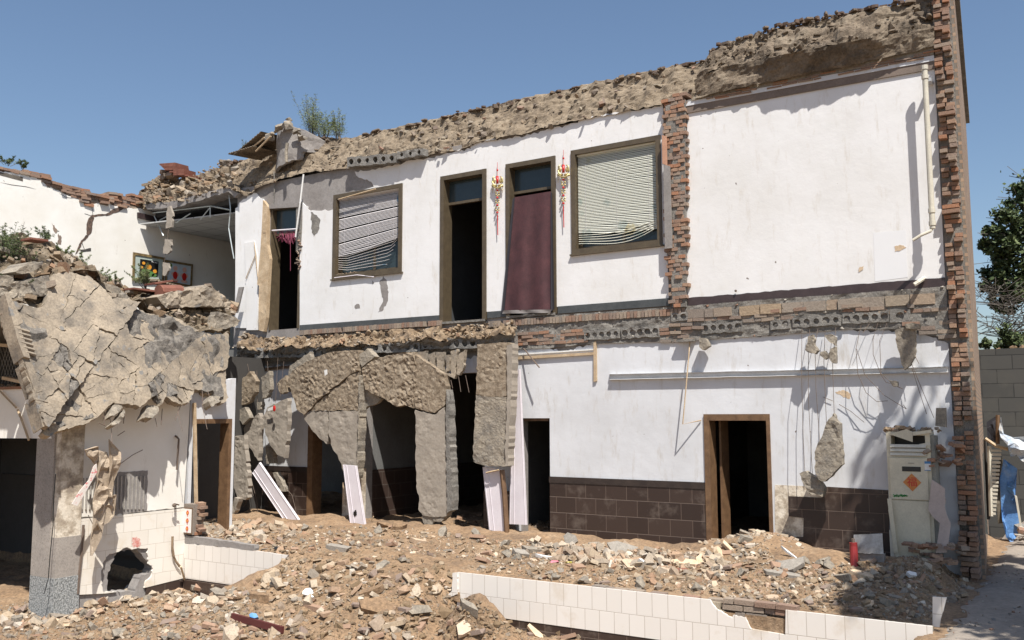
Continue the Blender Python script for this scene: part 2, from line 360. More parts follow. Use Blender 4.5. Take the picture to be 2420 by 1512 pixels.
def bricks(name, px, plane, c, mat, parent, bw=.24, bh=.066, dep=.12, jit=.02, skip=.06, seed=0, rotj=.03, off=0., back=True, sag=None):
    """courses of single bricks filling a pixel polygon that lies on plane x=c or y=c"""
    r = random.Random(seed); ax = 1 if plane == 'y' else 0; h = 0 if plane == 'y' else 1
    P = [onA(u, v, ax, c) for u, v in px]; poly = [(p[h], p.z) for p in P]
    a0 = min(p[0] for p in poly); a1 = max(p[0] for p in poly); z0 = min(p[1] for p in poly); z1 = max(p[1] for p in poly)
    b = MB(); z = z0; k = 0
    while z < z1+bh:
        a = a0-bw*(.5 if k % 2 else 0)-r.uniform(0, .05)
        while a < a1+bw:
            L = bw*(r.choice([1, 1, 1, .5])) if bw > .15 else bw
            ca, cz = a+L/2, z+bh/2
            if inpoly((ca, cz), poly) and r.random() > skip:
                o_ = r.uniform(-jit, jit)
                q = [0, 0, cz+r.uniform(-.004, .004)]; q[h] = ca; q[ax] = c+(dep/2+o_)*(1 if ax == 1 else -1)+off
                sz = [dep, dep, bh-.012]; sz[h] = L-.012
                e = Matrix.Rotation(r.gauss(0, rotj), 3, 'Y' if ax == 1 else 'X') @ Matrix.Rotation(r.gauss(0, rotj), 3, 'Z')
                b.box(q, sz, e)
            a += L
        z += bh; k += 1
    return b.build(name, mat, parent) if b.v else None
# ================================================================== GROUND
def ss(a, b, x): t = min(1, max(0, (x-a)/(b-a))); return t*t*(3-2*t)
def hgt(x, y):
    n = noise.fractal(Vector((x*.9, y*.9, 0)), .9, 2, 4); n2 = noise.fractal(Vector((x*3.1, y*3.1, 4)), .8, 2, 4)
    court = -1.0+.07*n+.035*n2+.18*ss(-12.2, -13.2, x)*ss(-7.5, -5.6, y)
    # dirt ramp spilling down from the platform
    hw = 1.75+.62*max(0, -3.6-y); cx = -9.15-.12*(-3.6-y)
    lat = 1-ss(hw*.62, hw*1.35, abs(x-cx)); prof = .06-.36*max(0, -3.3-y)-.0*y
    ramp_ = -1.15+(prof+1.15)*lat+.09*n+.06*n2
    hp = -1.1+.85*math.exp(-(((x+6.75)/.62)**2+((y+4.25)/.42)**2))+.09*n2+.3*math.exp(-(((x+5.3)/1.4)**2+((y+4.0)/.3)**2))
    hp = max(hp, -.70+.05*n2-.5*max(0, abs(y+3.9)-.35)+.06*n) if x > -7.6 else hp
    low = max(court, ramp_, hp)
    plat = -.05+.06*n+.04*n2
    plat += .16*ss(-1.9, -.5, y)*(1-.6*ss(-.5, .1, y))
    plat += .22*math.exp(-(((x+14.3)/1.5)**2+((y+2.6)/.8)**2))+.12*math.exp(-(((x+10.5)/1.2)**2+((y+2.3)/.7)**2))
    plat += .26*math.exp(-(((x+4.35)/.62)**2+((y+.25)/.75)**2))+.18*math.exp(-(((x+3.2)/.8)**2+((y+1.2)/.6)**2))
    plat += .12*math.exp(-(((x+2.0)/.5)**2+((y+1.2)/.8)**2))
    plat -= .12*ss(-2.6, -3.5, y)*ss(-7.6, -7, x)
    t = ss(-3.62, -3.46, y)
    if -11 < x < -7.2:
        g = (1-ss(1.3, 1.9, abs(x+9.05))); t2 = ss(-3.9, -3.1, y); t = t*(1-g)+t2*g
    z = low*(1-t)+plat*t
    if x < -13.0: z = low*(1-ss(-3.5,-3.3,y))+plat*ss(-3.5,-3.3,y)
    # bank up to the road on the right
    z = z*(1-ss(-2.0, -1.6, x+.12*n2))+(-.13)*ss(-2.0, -1.6, x+.12*n2)
    return z
def grid(name, x0, x1, y0, y1, st, fn, mat, **k):
    nx = int((x1-x0)/st)+1; ny = int((y1-y0)/st)+1
    V = [(x0+i*st, y0+j*st, fn(x0+i*st, y0+j*st)) for j in range(ny) for i in range(nx)]
    Fc = [(j*nx+i, j*nx+i+1, (j+1)*nx+i+1, (j+1)*nx+i) for j in range(ny-1) for i in range(nx-1)]
    return obj(name, V, Fc, mat, kind='structure', **k)
grid('rubble_ground', -19.5, -1.1, -9, 4.6, .055, hgt, mDirt, smooth=True)
g = obj('ground', [(-600, -600, -1.3), (600, -600, -1.3), (600, 900, -1.3), (-600, 900, -1.3)], [(0, 1, 2, 3)], mDirt, kind='structure')
def hroad(x, y): return -.10+.02*noise.noise(Vector((x*1.3, y*1.3, 0)))-.25*ss(-1.35, -1.75, x+.1*noise.noise(Vector((y*4, 0, 0))))
grid('road', -1.75, 12, -15, 12, .15, hroad, mRoad, smooth=True)
HS = .06; HNX = int(18.6/HS); HNY = int(13.8/HS)
HG = [[hgt(-19.5+i*HS, -9+j*HS) for i in range(HNX)] for j in range(HNY)]
def hg(x, y):
    a, b = (x+19.5)/HS, (y+9)/HS; i, j = int(a), int(b)
    if i < 0 or j < 0 or i >= HNX-1 or j >= HNY-1: return hgt(x, y)
    s_, t = a-i, b-j; return (HG[j][i]*(1-s_)+HG[j][i+1]*s_)*(1-t)+(HG[j+1][i]*(1-s_)+HG[j+1][i+1]*s_)*t
def hit(u, v):
    d = ray(u, v)
    if d.z >= -.01: return None
    t = max(4., (.5-CAM.z)/d.z)
    while t < 26:
        x, y, z = CAM.x+d.x*t, CAM.y+d.y*t, CAM.z+d.z*t
        h = hg(x, y)
        if z < h:
            return Vector((x, y, h)) if x > -19.4 else None
        t += max(.02, (z-h)*.6)
    return None
# ================================================================== THE RUINED HOUSE
XL = onY(556, 600).x; XR = onY(2230, 600).x; XP = onY(342, 500).x
TOPZ = (onY(1565, 240).z+onY(1000, 365).z)/2
print('XL', XL, 'XR', XR, 'XP', XP, 'TOPZ', TOPZ, onY(2205, 250).x, onY(2245, 1000).x, 'base', onY(707, 782).z, onY(1578, 705).z, onY(2228, 672).z)
H = thing('ruined_house', 'half demolished two storey white brick house with its front rooms torn away', 'house', ((XL+XR)/2, 0, 0))
# openings
U0 = rectpx((641, 492), (705, 775)); U1 = rectpx((1042, 418), (1150, 755)); U2 = rectpx((1196, 389), (1316, 740))
W1 = rectpx((790, 462), (950, 642)); W2 = rectpx((1350, 357), (1566, 578))
L0 = rectpx((735, 1010), (838, 1262)); L1 = rectpx((862, 889), (1145, 1290)); L2 = rectpx((1229, 988), (1301, 1300)); L3 = rectpx((1672, 986), (1830, 1330))
def low(r): return (r[0], r[1], -.25, r[3])
L0, L1, L2, L3 = [low(r) for r in (L0, L1, L2, L3)]
BZ = 3.62
# structural walls
def wallXZ(name, x0, x1, z0, z1, y, th, holes, mat, res=0):
    return plate(name, rloop((x0, x1, z0, z1), y), (0, th, 0), mat, H, holes=[rloop(h, y) for h in holes], res=res)
def clipz(r, z): return (r[0], r[1], max(r[2], z), r[3])
wallXZ('upper_wall', XL, XR+.02, BZ, TOPZ, .02, .24, [clipz(r, BZ+.02) for r in (U0, U1, U2, W1, W2)], mCem)
wallXZ('lower_wall', XL-1.6, XR+.02, -.4, 3.3, .02, .24, [(r[0], r[1], -.38, r[3]) for r in (L0, L1, L2, L3)], mCem)
# plaster sheets with broken edges
top = rag([(606, 458), (624, 472), (632, 540), (640, 560), (700, 560), (715, 480), (732, 492), (745, 500), (760, 497), (788, 500)], 3, 9, 2, False)
out = [(556, 775), (556, 492)]+rag([(556, 492), (575, 470), (606, 456), (622, 470), (623, 492)], 4, 8, 1, False)[1:]+[(622, 775)]
plY('plaster', out, -.004, .022, mWU, H)
e1 = rag([(708, 470), (722, 486), (733, 498), (760, 498), (786, 495)], 3, 8, 3, False)
e2 = rag([(883, 440), (872, 428), (848, 420), (838, 405)], 3, 7, 5, False)
e3 = rag([(838, 405), (880, 400), (940, 388), (985, 376), (1040, 368), (1075, 358), (1112, 352), (1118, 336), (1180, 328), (1240, 322), (1300, 303), (1340, 296), (1400, 274), (1470, 263), (1530, 255), (1566, 246)], 4, 8, 6, False)
main = [(708, 768)]+e1+[(786, 462), (950, 428)][:0]+[(790, 470)]+[(883, 441)]+e2[1:]+e3[1:]+[(1580, 706)]
plY('plaster', main, -.004, .022, mWU, H, holes=[rloop(r, -.004) for r in (U1, U2, W2)]+[rloop((W1[0]+.02, W1[1], W1[2], W1[3]-.1), -.004)])
plY('plaster', [(1619, 262), (2207, 150), (2233, 668), (1624, 712)], -.004, .022, mWU, H)
# scars on the plaster
sc = [[(905, 652), (912, 660), (918, 690), (914, 715), (902, 735), (893, 738), (905, 712), (900, 690), (896, 668)], [(734, 500), (748, 508), (757, 520), (752, 545), (741, 560), (735, 540)], [(838, 722), (848, 718), (850, 728), (840, 730)], [(878, 660), (884, 668), (880, 672)]]
for i, s_ in enumerate(sc): plY('plaster_scar', rag(s_, 2, 6, 40+i), -.0075, .003, mCem if i != 1 else mMort, H)
plY('faded_patch', [(2063, 550), (2140, 543), (2144, 655), (2067, 665)], -.0065, .002, M('patched_paint', [(.70, .705, .715), (.71, .715, .725)], 2, .9, 0, fine=0), H)
mTan = M('tan_scrape', [(.55, .40, .25), (.65, .52, .38)], 5)
for q in ([(2113, 582), (2126, 578), (2141, 584), (2130, 590), (2114, 595)], [(2030, 632), (2040, 628), (2037, 638), (2028, 643)]): plY('paint_scrape', rag(q, 1.5, 5, 9), -.0105, .004, mTan, H)
# baseboards
def strip(name, px, mat, y=-.018): return plY(name, px, y, .016, mat, H)
strip('baseboard', [(708, 768), (1042, 745), (1042, 760), (708, 783)], mBase)
strip('baseboard', [(1151, 737), (1196, 733), (1196, 748), (1151, 752)], mBase)
strip('baseboard', [(1318, 724), (1580, 704), (1582, 722), (1318, 741)], mBase)
strip('baseboard', rag([(1625, 704), (2232, 655), (2234, 684), (1625, 722)], 1.2, 14, 4, skip=(1, 2, 3)), mBaseB)
# lower plaster
lt = rag([(556, 872), (640, 866), (700, 858), (860, 852), (1000, 850), (1105, 846), (1150, 838), (1208, 822), (1290, 818), (1330, 830), (1400, 812), (1440, 806), (1500, 800), (1560, 806), (1600, 806), (1630, 797), (1720, 790), (1790, 796), (1850, 788), (1900, 778), (1995, 776), (2040, 783), (2100, 780), (2180, 790), (2240, 812)], 4, 9, 8, False)
a_ = onY(556, 872); 
lo_loop = [onY(u, v, -.004) for u, v in lt]+[Vector((XR+.02, -.004, -.3)), Vector((XL-.4, -.004, -.3)), Vector((XL-.4, -.004, a_.z))]
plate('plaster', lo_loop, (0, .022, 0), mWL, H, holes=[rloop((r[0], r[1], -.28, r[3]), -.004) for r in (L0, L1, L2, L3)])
# dado tiles
def dz(u, v): return onY(u, v, -.016).z
zd = (dz(1300, 1126)+dz(1675, 1141))/2
def dado(x0, x1, holes=(), pts=None): return plate('dado', pts or rloop((x0, x1, -.3, zd), -.016), (0, .012, 0), mDado, H)
dado(L2[1], L3[0]-.07); dado(XL-.2, L0[0]-.06)
dado(0, 0, pts=[onY(u, v, -.016) for u, v in K('b3', 435, 285, 720, 300, 740, 205, 1275, 235, 1300, 900, 435, 880, 435, 630, 560, 628, 565, 470, 440, 455)])
plate('cement_patch', [onY(u, v, -.009) for u, v in K('b3', 322, 190, 560, 200, 745, 205, 745, 320, 600, 480, 590, 640, 445, 660, 445, 880, 325, 880)], (0, .005, 0), mPeel, H)
plate('cement_patch', [onY(u, v, -.009) for u, v in K('c5', 1080, 55, 1168, 50, 1160, 520, 1160, 600, 960, 600, 970, 200, 1080, 200)], (0, .005, 0), mPeel, H)
mCap = M('dado_cap', [(.028, .02, .018), (.05, .036, .03)], 5, .4, .002, fine=.3)
for x0, x1 in ((L2[1]-.01, L3[0]-.07), (XL-.2, L0[0]-.06)): MB().bb((x0, -.026, zd-.10), (x1, -.0165, zd+.005)).build('dado_cap', mCap, H)
# rooms behind: partitions, floors, back wall, roof slab
b = MB(); b.bb((XP-3, 4.6, -.4), (XR-.35, 4.85, TOPZ)); b.build('back_wall', mInt, H)
MB().bb((XP-3, .27, 3.34), (XR-.3, 4.6, 3.58)).build('upper_floor', mInt, H)
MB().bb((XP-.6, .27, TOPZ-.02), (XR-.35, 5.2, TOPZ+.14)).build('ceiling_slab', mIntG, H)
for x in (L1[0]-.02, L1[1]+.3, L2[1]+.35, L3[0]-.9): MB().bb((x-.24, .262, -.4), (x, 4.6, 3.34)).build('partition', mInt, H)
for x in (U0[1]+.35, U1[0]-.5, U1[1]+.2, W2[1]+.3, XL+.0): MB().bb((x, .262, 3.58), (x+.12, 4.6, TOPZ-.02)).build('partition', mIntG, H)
MB().bb((L1[0]-.018, .263, -.3), (L1[0]-.003, 4.5, zd-.02)).build('dado', mDadoY, H)
for x in (L2[1]+.11, L3[0]-.9+.0): MB().bb((x-.012, .263, -.3), (x+.001, 4.5, zd-.02)).build('dado', mDadoY, H)
MB().bb((L3[0]+1.0, 3.4, -.3), (XR-.4, 4.5, 3.3)).build('partition', mIntG, H)
# ---- frames
def ring(r, w, y0, y1, sill=True):
    x0, x1, z0, z1 = r; b = MB(); b.bb((x0, y0, z0), (x0+w, y1, z1)); b.bb((x1-w, y0, z0), (x1, y1, z1)); b.bb((x0+w, y0+.002, z1-w), (x1-w, y1-.002, z1))
    if sill: b.bb((x0+w, y0+.002, z0), (x1-w, y1-.002, z0+w))
    return b
def updoor(r, name='door_frame', leaf=True):
    f = ring(r, .085, -.03, .245, False).build(name, mFrame, H); x0, x1, z0, z1 = r; zt = z1-.50
    MB().bb((x0+.085, .13, zt-.05), (x1-.085, .20, zt)).build('transom_bar', mFrame, f)
    MB().bb((x0+.085, .16, zt), (x1-.085, .17, z1-.085)).build('transom_pane', mGlass, f)
    MB().bb((x0+.02, -.045, z0-.03), (x1-.02, .25, z0+.012)).build('threshold', mMort, f)
    if False:
        e = Matrix.Rotation(math.radians(80), 3, 'Z'); MB().box((x0+.105, .33, (z0+zt)/2), (.16, .04, zt-z0-.06), e).build('door_leaf', mFrame, f)
    return f
updoor(U1); updoor(U2)
f = ring(U0, .05, .0, .25, False).build('door_frame', mFrame, H)
MB().bb((U0[0]+.05, .1, U0[3]-.62), (U0[1]-.05, .15, U0[3]-.57)).build('transom_bar', mFrame, f)
MB().bb((U0[0]+.05, .12, U0[3]-.57), (U0[1]-.05, .13, U0[3]-.05)).build('transom_pane', mGlass, f)
tw = MB(); tw.bb((U0[0]+.1, .9, U0[2]), (U0[0]+.24, .92, U0[3]-.1)); tw.build('tiled_reveal', mTB, H)
for r in (W1, W2):
    f = ring(r, .085, -.035, .12).build('window', mFrame, H); x0, x1, z0, z1 = r; xm = x0+(x1-x0)*.55
    s_ = ring((x0+.085, x1-.085, z0+.085, z1-.085), .05, .125, .165); s_.bb((xm-.03, .127, z0+.135), (xm+.03, .163, z1-.135)); s_.build('sash', mFrame, f)
    MB().bb((x0+.13, .14, z0+.13), (x1-.13, .146, z1-.13)).build('pane', mGlass, f)
    MB().bb((x0-.03, -.055, z0-.03), (x1+.03, .02, z0-.002)).build('sill', mFrame, f)
# blinds: pastel blobs printed on cream slats
def blindmat(name, cols, base, th):
    m, t, b, tc = newmat(name); n = t.nodes.new('ShaderNodeTexVoronoi'); n.inputs['Scale'].default_value = 2.6; t.links.new(tc.outputs['Object'], n.inputs[0])
    r = ramp(t, [(1, 1, 1), (0, 0, 0)], 'LINEAR', th-.03, th+.03); t.links.new(n.outputs['Distance'], r.inputs[0])
    sp = t.nodes.new('ShaderNodeSeparateColor'); t.links.new(n.outputs['Color'], sp.inputs[0]); cr = ramp(t, cols, 'CONSTANT'); t.links.new(sp.outputs[0], cr.inputs[0])
    n2 = nz(t, tc, 14, 4, .6); mm = t.nodes.new('ShaderNodeMath'); mm.operation = 'MULTIPLY'; mm.use_clamp = True; mr = ramp(t, [(.2,)*3, (1, 1, 1)], 'LINEAR', .4, .5)
    t.links.new(n2.outputs[0], mr.inputs[0]); t.links.new(r.outputs[0], mm.inputs[0]); t.links.new(mr.outputs[0], mm.inputs[1])
    t.links.new(mixc(t, base, cr.outputs[0], mm.outputs[0]), b.inputs['Base Color']); b.inputs['Roughness'].default_value = .5; return m
mB2 = blindmat('printed_slats', [(.42, .50, .44), (.46, .50, .44), (.58, .53, .34), (.40, .46, .40)], (.66, .66, .57), .31)
mB1 = blindmat('printed_slats_blue', [(.16, .26, .36), (.5, .48, .4), (.25, .3, .3), (.52, .50, .46)], (.56, .53, .52), .26)
def blind(name, r, n, zb0, zb1, mat, label, sag, seed, pitch=None, gaps=()):
    """zb0/zb1: height of the last slat at the left/right end"""
    x0, x1, z0, z1 = r[0]+.1, r[1]-.1, r[2], r[3]-.13; rr = random.Random(seed)
    T = thing(name, label, 'blind', ((x0+x1)/2, .06, z0)); b = MB()
    for i in range(n):
        t = i/(n-1); za = z1+(zb0-z1)*t; zc = z1+(zb1-z1)*t
        if any(a < t < c for a, c in gaps): continue
        K_ = 8; pts = []
        dj = rr.uniform(-.004, .004)
        for j in range(K_+1):
            s_ = j/K_; x = x0+(x1-x0)*s_; z = za+(zc-za)*s_+dj*s_-sag*max(0, t-.8)*5*math.sin(s_*math.pi)*(1+.4*math.sin(i*1.7+s_*5)); pts.append((x, z))
        hw = max(.012, (z1-min(zb0, zb1))/(n-1)*.62)
        V = []; 
        for x, z in pts: V += [(x, .045, z-hw*.75), (x, .064, z+hw*.75), (x, .066, z+hw*.75), (x, .047, z-hw*.75)]
        fs = [(4*j+k, 4*j+(k+1) % 4, 4*(j+1)+(k+1) % 4, 4*(j+1)+k) for j in range(K_) for k in range(4)]
        b.add(V, fs)
    b.build('slats', mat, T)
    MB().bb((x0-.01, .03, z1+.015), (x1+.01, .085, z1+.055)).build('head_rail', mat, T)
    c = MB()
    for s_ in (.1, .5, .9):
        x = x0+(x1-x0)*s_; c.tube([(x, .04, z1), (x, .04, zb0+(zb1-zb0)*s_)], .0015, 4)
    c.build('cords', mPVC, T)
    return T
z = lambda u, v: onY(u, v, .06).z
T = blind('venetian_blind', W2, 52, z(1375, 548), z(1560, 538), mB2, 'cream printed venetian blind hanging straight in the large upper right window', .02, 1)
b = MB()
for i in range(5):
    x0, x1 = W2[0]+.1, W2[1]-.1; za = z(1370, 556+i*5); pts = []
    for j in range(13):
        s_ = j/12; pts.append((x0+(x1-x0)*s_, .055-.02*math.sin(s_*3), za+.10*s_*(1+.1*i)-.07*math.sin(s_*math.pi)*(1+.5*i*s_)))
    b.tube(pts, .006, 4)
b.build('bent_slats', mB2, T)
T = blind('venetian_blind', W1, 42, z(800, 604), z(940, 560), mB1, 'tilted and torn striped venetian blind in the smaller upper left window', .03, 2, gaps=((.30, .325), (.52, .545), (.78, .80)))
b = MB()
for i in range(7):
    x0, x1 = W1[0]+.1, W1[1]-.25-.05*i; za = z(800, 606+i*5); b.tube([(x0, .05, za), (x0+.3, .0, za-.03-.004*i), (x1, .03, za+.16-.03*i), (x1+.12, .05, za+.28-.05*i)], .005, 4)
b.build('torn_slats', mB1, T)
tag(heap('mortar_crumbs', [(Vector((W1[0]+.1+.03*i, .0, W1[2]+.095)), rnd.uniform(.012, .035), 'chunk') for i in range(20)], mRub), 'crumbs of mortar lying on the sill of the window with the torn blind', 'rubble', kind='stuff')
# ---- lower door frames
def lowframe(r, mat, w=.1, parts='lrt', y0=-.03, y1=.25):
    x0, x1, z0, z1 = r; b = MB()
    if 'l' in parts: b.bb((x0-.06, y0, z0), (x0+w-.06, y1, z1+.05))
    if 'r' in parts: b.bb((x1-w*.6, y0, z0), (x1, y1, z1+.05))
    if 't' in parts: b.bb((x0+w-.06, y0+.002, z1-.05), (x1-w*.6, y1-.002, z1+.05))
    return b.build('door_frame', mat, H)
f = lowframe(L3, mWood, .09); MB().box((L3[0]+.11, .40, 1.0), (.28, .035, 1.95), Matrix.Rotation(math.radians(86), 3, 'Z')).build('door_leaf', mWood, f)
lowframe(L0, mWood, .14, 'l'); lowframe(L2, mWood, .1, 't', .05)
# ---- right hand gable end: toothed broken bricks
xa, xb = onY(2206, 300).x, onY(2268, 300).x
GW = [(2200, -60), (2262, -60), (2290, 700), (2318, 1180), (2330, 1385), (2236, 1385), (2243, 900), (2233, 640), (2207, 200)]
xg0 = XR+.0; xg1 = onY(2288, 700, 0).x; print('gable', xg0, xg1)
zt = onY(2260, 20).z+.9
b = MB(); r = random.Random(5); k = 0; z_ = -.35
while z_ < zt:
    e = .0
    lowf = max(0, 1.15-z_)/1.4
    nb = 2 if r.random() < .8 else 1; wdt = (xg1-xg0-.05)/nb
    for j in range(nb):
        if r.random() < (.10 if j < 1 else .04): continue
        pr = (.085 if (k//2+j) % 2 else .03)+r.uniform(-.035, .05)+lowf*r.uniform(.1, .32)
        if r.random() < .07: pr += .08
        x = xg0+.02+wdt*(j+.5)+r.uniform(-.01, .01)
        b.box((x, .12-pr/2-.0, z_+.033), (wdt-r.uniform(.008, .03), .24+pr, r.uniform(.048, .058)), Matrix.Rotation(r.gauss(0, .045), 3, 'Z') @ Matrix.Rotation(r.gauss(0, .02), 3, 'Y'))
    z_ += .0665; k += 1
G = b.build('toothed_bricks', mBrk, H)
xg2 = onY(2316, 900, 6.3).x
V = [(xg0+.02, -.005, -.4), (xg1-.02, -.005, -.4), (xg2-.05, 6.3, -.4), (xg2-.35, 6.3, -.4)]; V += [(x, y, zt) for x, y, z0 in V]
obj('gable_core', V, [(0, 1, 2, 3), (7, 6, 5, 4), (0, 4, 5, 1), (1, 5, 6, 2), (2, 6, 7, 3), (3, 7, 4, 0)], mMort, H)
V = [(xg1-.02, .0, -.4), (xg1+.02, .012, -.4), (xg2, 6.3, -.4), (xg2-.05, 6.3, -.4)]; V += [(x, y, zt) for x, y, z0 in V]
obj('outer_skin', V, [(3, 2, 1, 0), (4, 5, 6, 7), (1, 5, 4, 0), (2, 6, 5, 1), (3, 7, 6, 2), (0, 4, 7, 3)], mSideB, H)
# overhanging tile edge down the gable
V = [(xg1-.05, -.15, zt-.25), (xg1+.10, -.15, zt-.25), (xg2+.05, 6.5, zt-.7), (xg2-.1, 6.5, zt-.7)]; V += [(x, y, q+.16) for x, y, q in V]
obj('verge', V, [(3, 2, 1, 0), (4, 5, 6, 7), (1, 5, 4, 0), (2, 6, 5, 1), (3, 7, 6, 2), (0, 4, 7, 3)], mMort, H)
# ---- brick cross wall stub between the two upper rooms
bricks('broken_crosswall', [(1568, 235), (1618, 215), (1620, 725), (1585, 727), (1572, 560)], 'y', -.10, mBrk, H, .125, .066, .22, .022, .05, 3)
plY('mortar_bed', [(1572, 250), (1618, 235), (1620, 725), (1588, 725)], -.088, .06, mMort, H)
MB().bb((onY(1601, 500).x, -.055, onY(1605, 690).z), (onY(1617, 500).x, -.0, onY(1605, 395).z)).build('painted_corner', mWU, H)
plY('bare_corner', [(1603, 566), (1615, 565), (1616, 688), (1604, 690)], -.0585, .003, mTan, H)
# ---- roof edge
def pl(px, y): return [onY(u, v, y) for u, v in px]
A = pl([(545, 458), (580, 462), (640, 432), (700, 412), (780, 402), (850, 390), (930, 380), (1000, 368), (1080, 352), (1120, 338), (1200, 322), (1300, 300), (1400, 276), (1480, 262), (1560, 246), (1622, 262)], -.055)
Bt = pl([(545, 385), (600, 372), (640, 350), (730, 322), (830, 326), (900, 309), (1000, 287), (1100, 262), (1200, 241), (1350, 207), (1500, 176), (1625, 150), (1700, 132)], .62)
Am = [(A_[0]) for A_ in zip(A)]
rough('roof_edge', A, Bt, .04, .075, mMud, H, 3.0, 1, .25, .5)
TE = [p+Vector((0, .0, -.02)) for p in Bt]
M('weathered_roof_tiles', [(.10, .06, .04), (.17, .115, .08)], 5, .95, .01, 20, island=[(.15, .10, .07), (.18, .14, .105), (.21, .17, .13), (.12, .08, .06)])
r = random.Random(3); Q = resamp(TE, 260)
heap('roof_tiles', [(p+Vector((0, r.uniform(-.10, .12), r.uniform(-.07, .0)+.03*noise.noise(p*1.7))), r.uniform(.05, .13), r.choice(['shard', 'slab', 'shard'])) for p in Q if noise.noise(p*1.3) > -.25], bpy.data.materials['weathered_roof_tiles'], H, .10, 6)
# body of the roof behind the edge
def prism(name, front, y1, drop, mat):
    V = [Vector((p.x, p.y+.05, p.z-.03)) for p in front]+[Vector((p.x-(.35 if i == len(front)-1 else 0), y1, p.z+.2)) for i, p in enumerate(front)]
    n = len(front); V += [Vector((p.x, p.y, p.z-drop)) for p in V]
    fs = [(i, i+1, n+i+1, n+i) for i in range(n-1)]+[(2*n+i, 3*n+i, 3*n+i+1, 2*n+i+1) for i in range(n-1)]+[(n+i, n+i+1, 3*n+i+1, 3*n+i) for i in range(n-1)]+[(0, n, 3*n, 2*n), (n-1, 3*n-1, 4*n-1, 2*n-1)]
    return obj(name, V, fs, mat, H)
prism('roof_slope', Bt, 5.4, .35, mMudD)
# right hand roof, projecting further out
A2 = pl([(1642, 232), (1700, 216), (1800, 196), (1900, 176), (2000, 156), (2100, 134), (2208, 108)], -.12)
B2_ = [onY(u, v, y_) for u, v, y_ in ((1640, 190, -.12), (1700, 160, -.12), (1790, 142, -.13), (1830, 134, -.3), (1900, 118, -.32), (2000, 100, -.32), (2070, 88, -.28), (2110, 80, -.13), (2206, 62, -.12))]
C2 = pl([(1668, 150), (1692, 112), (1760, 88), (1850, 62), (1930, 46), (2000, 30), (2080, 18), (2140, 6), (2206, -12)], .18)
rough('roof_edge_underside', A2, B2_, .04, .05, mMudD, H, 4, 5, .3, .6)
rough('roof_edge', B2_, C2, .04, .08, mMudD, H, 2.6, 9, .35, .5)
heap('roof_tiles', [(p+Vector((0, rnd.uniform(-.08, .1), rnd.uniform(-.035, .02))), rnd.uniform(.03, .10), 'slab') for p in resamp(C2, 120)], bpy.data.materials['weathered_roof_tiles'], H, .12, 6)
prism('roof_slope', C2, 5.4, .35, mMudD)
# concrete beam, white ceiling strip and brown cornice of the right room
def beam(name, a, bq, y0, mat):  # a=[tl,tr], b=[bl,br]
    tl, tr = [onY(u, v, y0) for u, v in a]; bl, br = [onY(u, v, y0) for u, v in bq]
    V = [bl, br, tr, tl]; V += [Vector((p.x, .015, p.z)) for p in V]
    return obj(name, V, [(0, 1, 2, 3), (7, 6, 5, 4), (0, 4, 5, 1), (1, 5, 6, 2), (2, 6, 7, 3), (3, 7, 4, 0)], mat, H)
beam('concrete_beam', [(1655, 208), (2206, 103)], [(1632, 238), (2206, 128)], -.055, mCon)
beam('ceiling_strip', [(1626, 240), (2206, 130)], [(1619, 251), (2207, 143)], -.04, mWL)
beam('cornice', [(1620, 251), (2208, 143)], [(1619, 268), (2209, 162)], -.03, M('brown_cornice', [(.16, .125, .10), (.22, .17, .14)], 3, .8, .002, fine=.2))
# brick remnants on the underside
bricks('brick_course', [(1650, 232), (2206, 118), (2206, 132), (1640, 244)], 'y', -.065, mBrk, H, .24, .03, .07, .01, .3, 8)
# debris lying on the roof edges
inr = lambda lo_, hi_, t, w_: None
def on_patch(A, B, n, seed, lo, hi, kinds, yoff=-.05):
    r = random.Random(seed); P = resamp(A, 60); Q = resamp(B, 60); o = []
    for _ in range(n):
        i = r.randrange(60); t = r.random(); p = P[i].lerp(Q[i], t)+Vector((r.uniform(-.1, .1), yoff, 0)); o.append((p, sizes(r, lo, hi), r.choice(kinds)))
    return o
heap('lodged_debris', on_patch(A, Bt, 620, 4, .012, .10, ('slab', 'shard', 'chunk'), -.02), M('roof_lumps', [(.2, .17, .13), (.33, .29, .22)], 4, 1, .02, 30, island=[(.27, .225, .165), (.33, .28, .21), (.22, .18, .14), (.30, .22, .15), (.19, .15, .12)]), H, .4, 2)
heap('lodged_debris', on_patch(B2_, C2, 300, 5, .015, .10, ('slab', 'shard', 'chunk'), .0), mMudD, H, .3, 3)
heap('lodged_debris', [(q, s_*1.0, 'brick') for q, s_, k_ in on_patch(A[6:], Bt[4:], 26, 8, .05, .11, ('brick',))], mBrkDk, H, .5, 4)
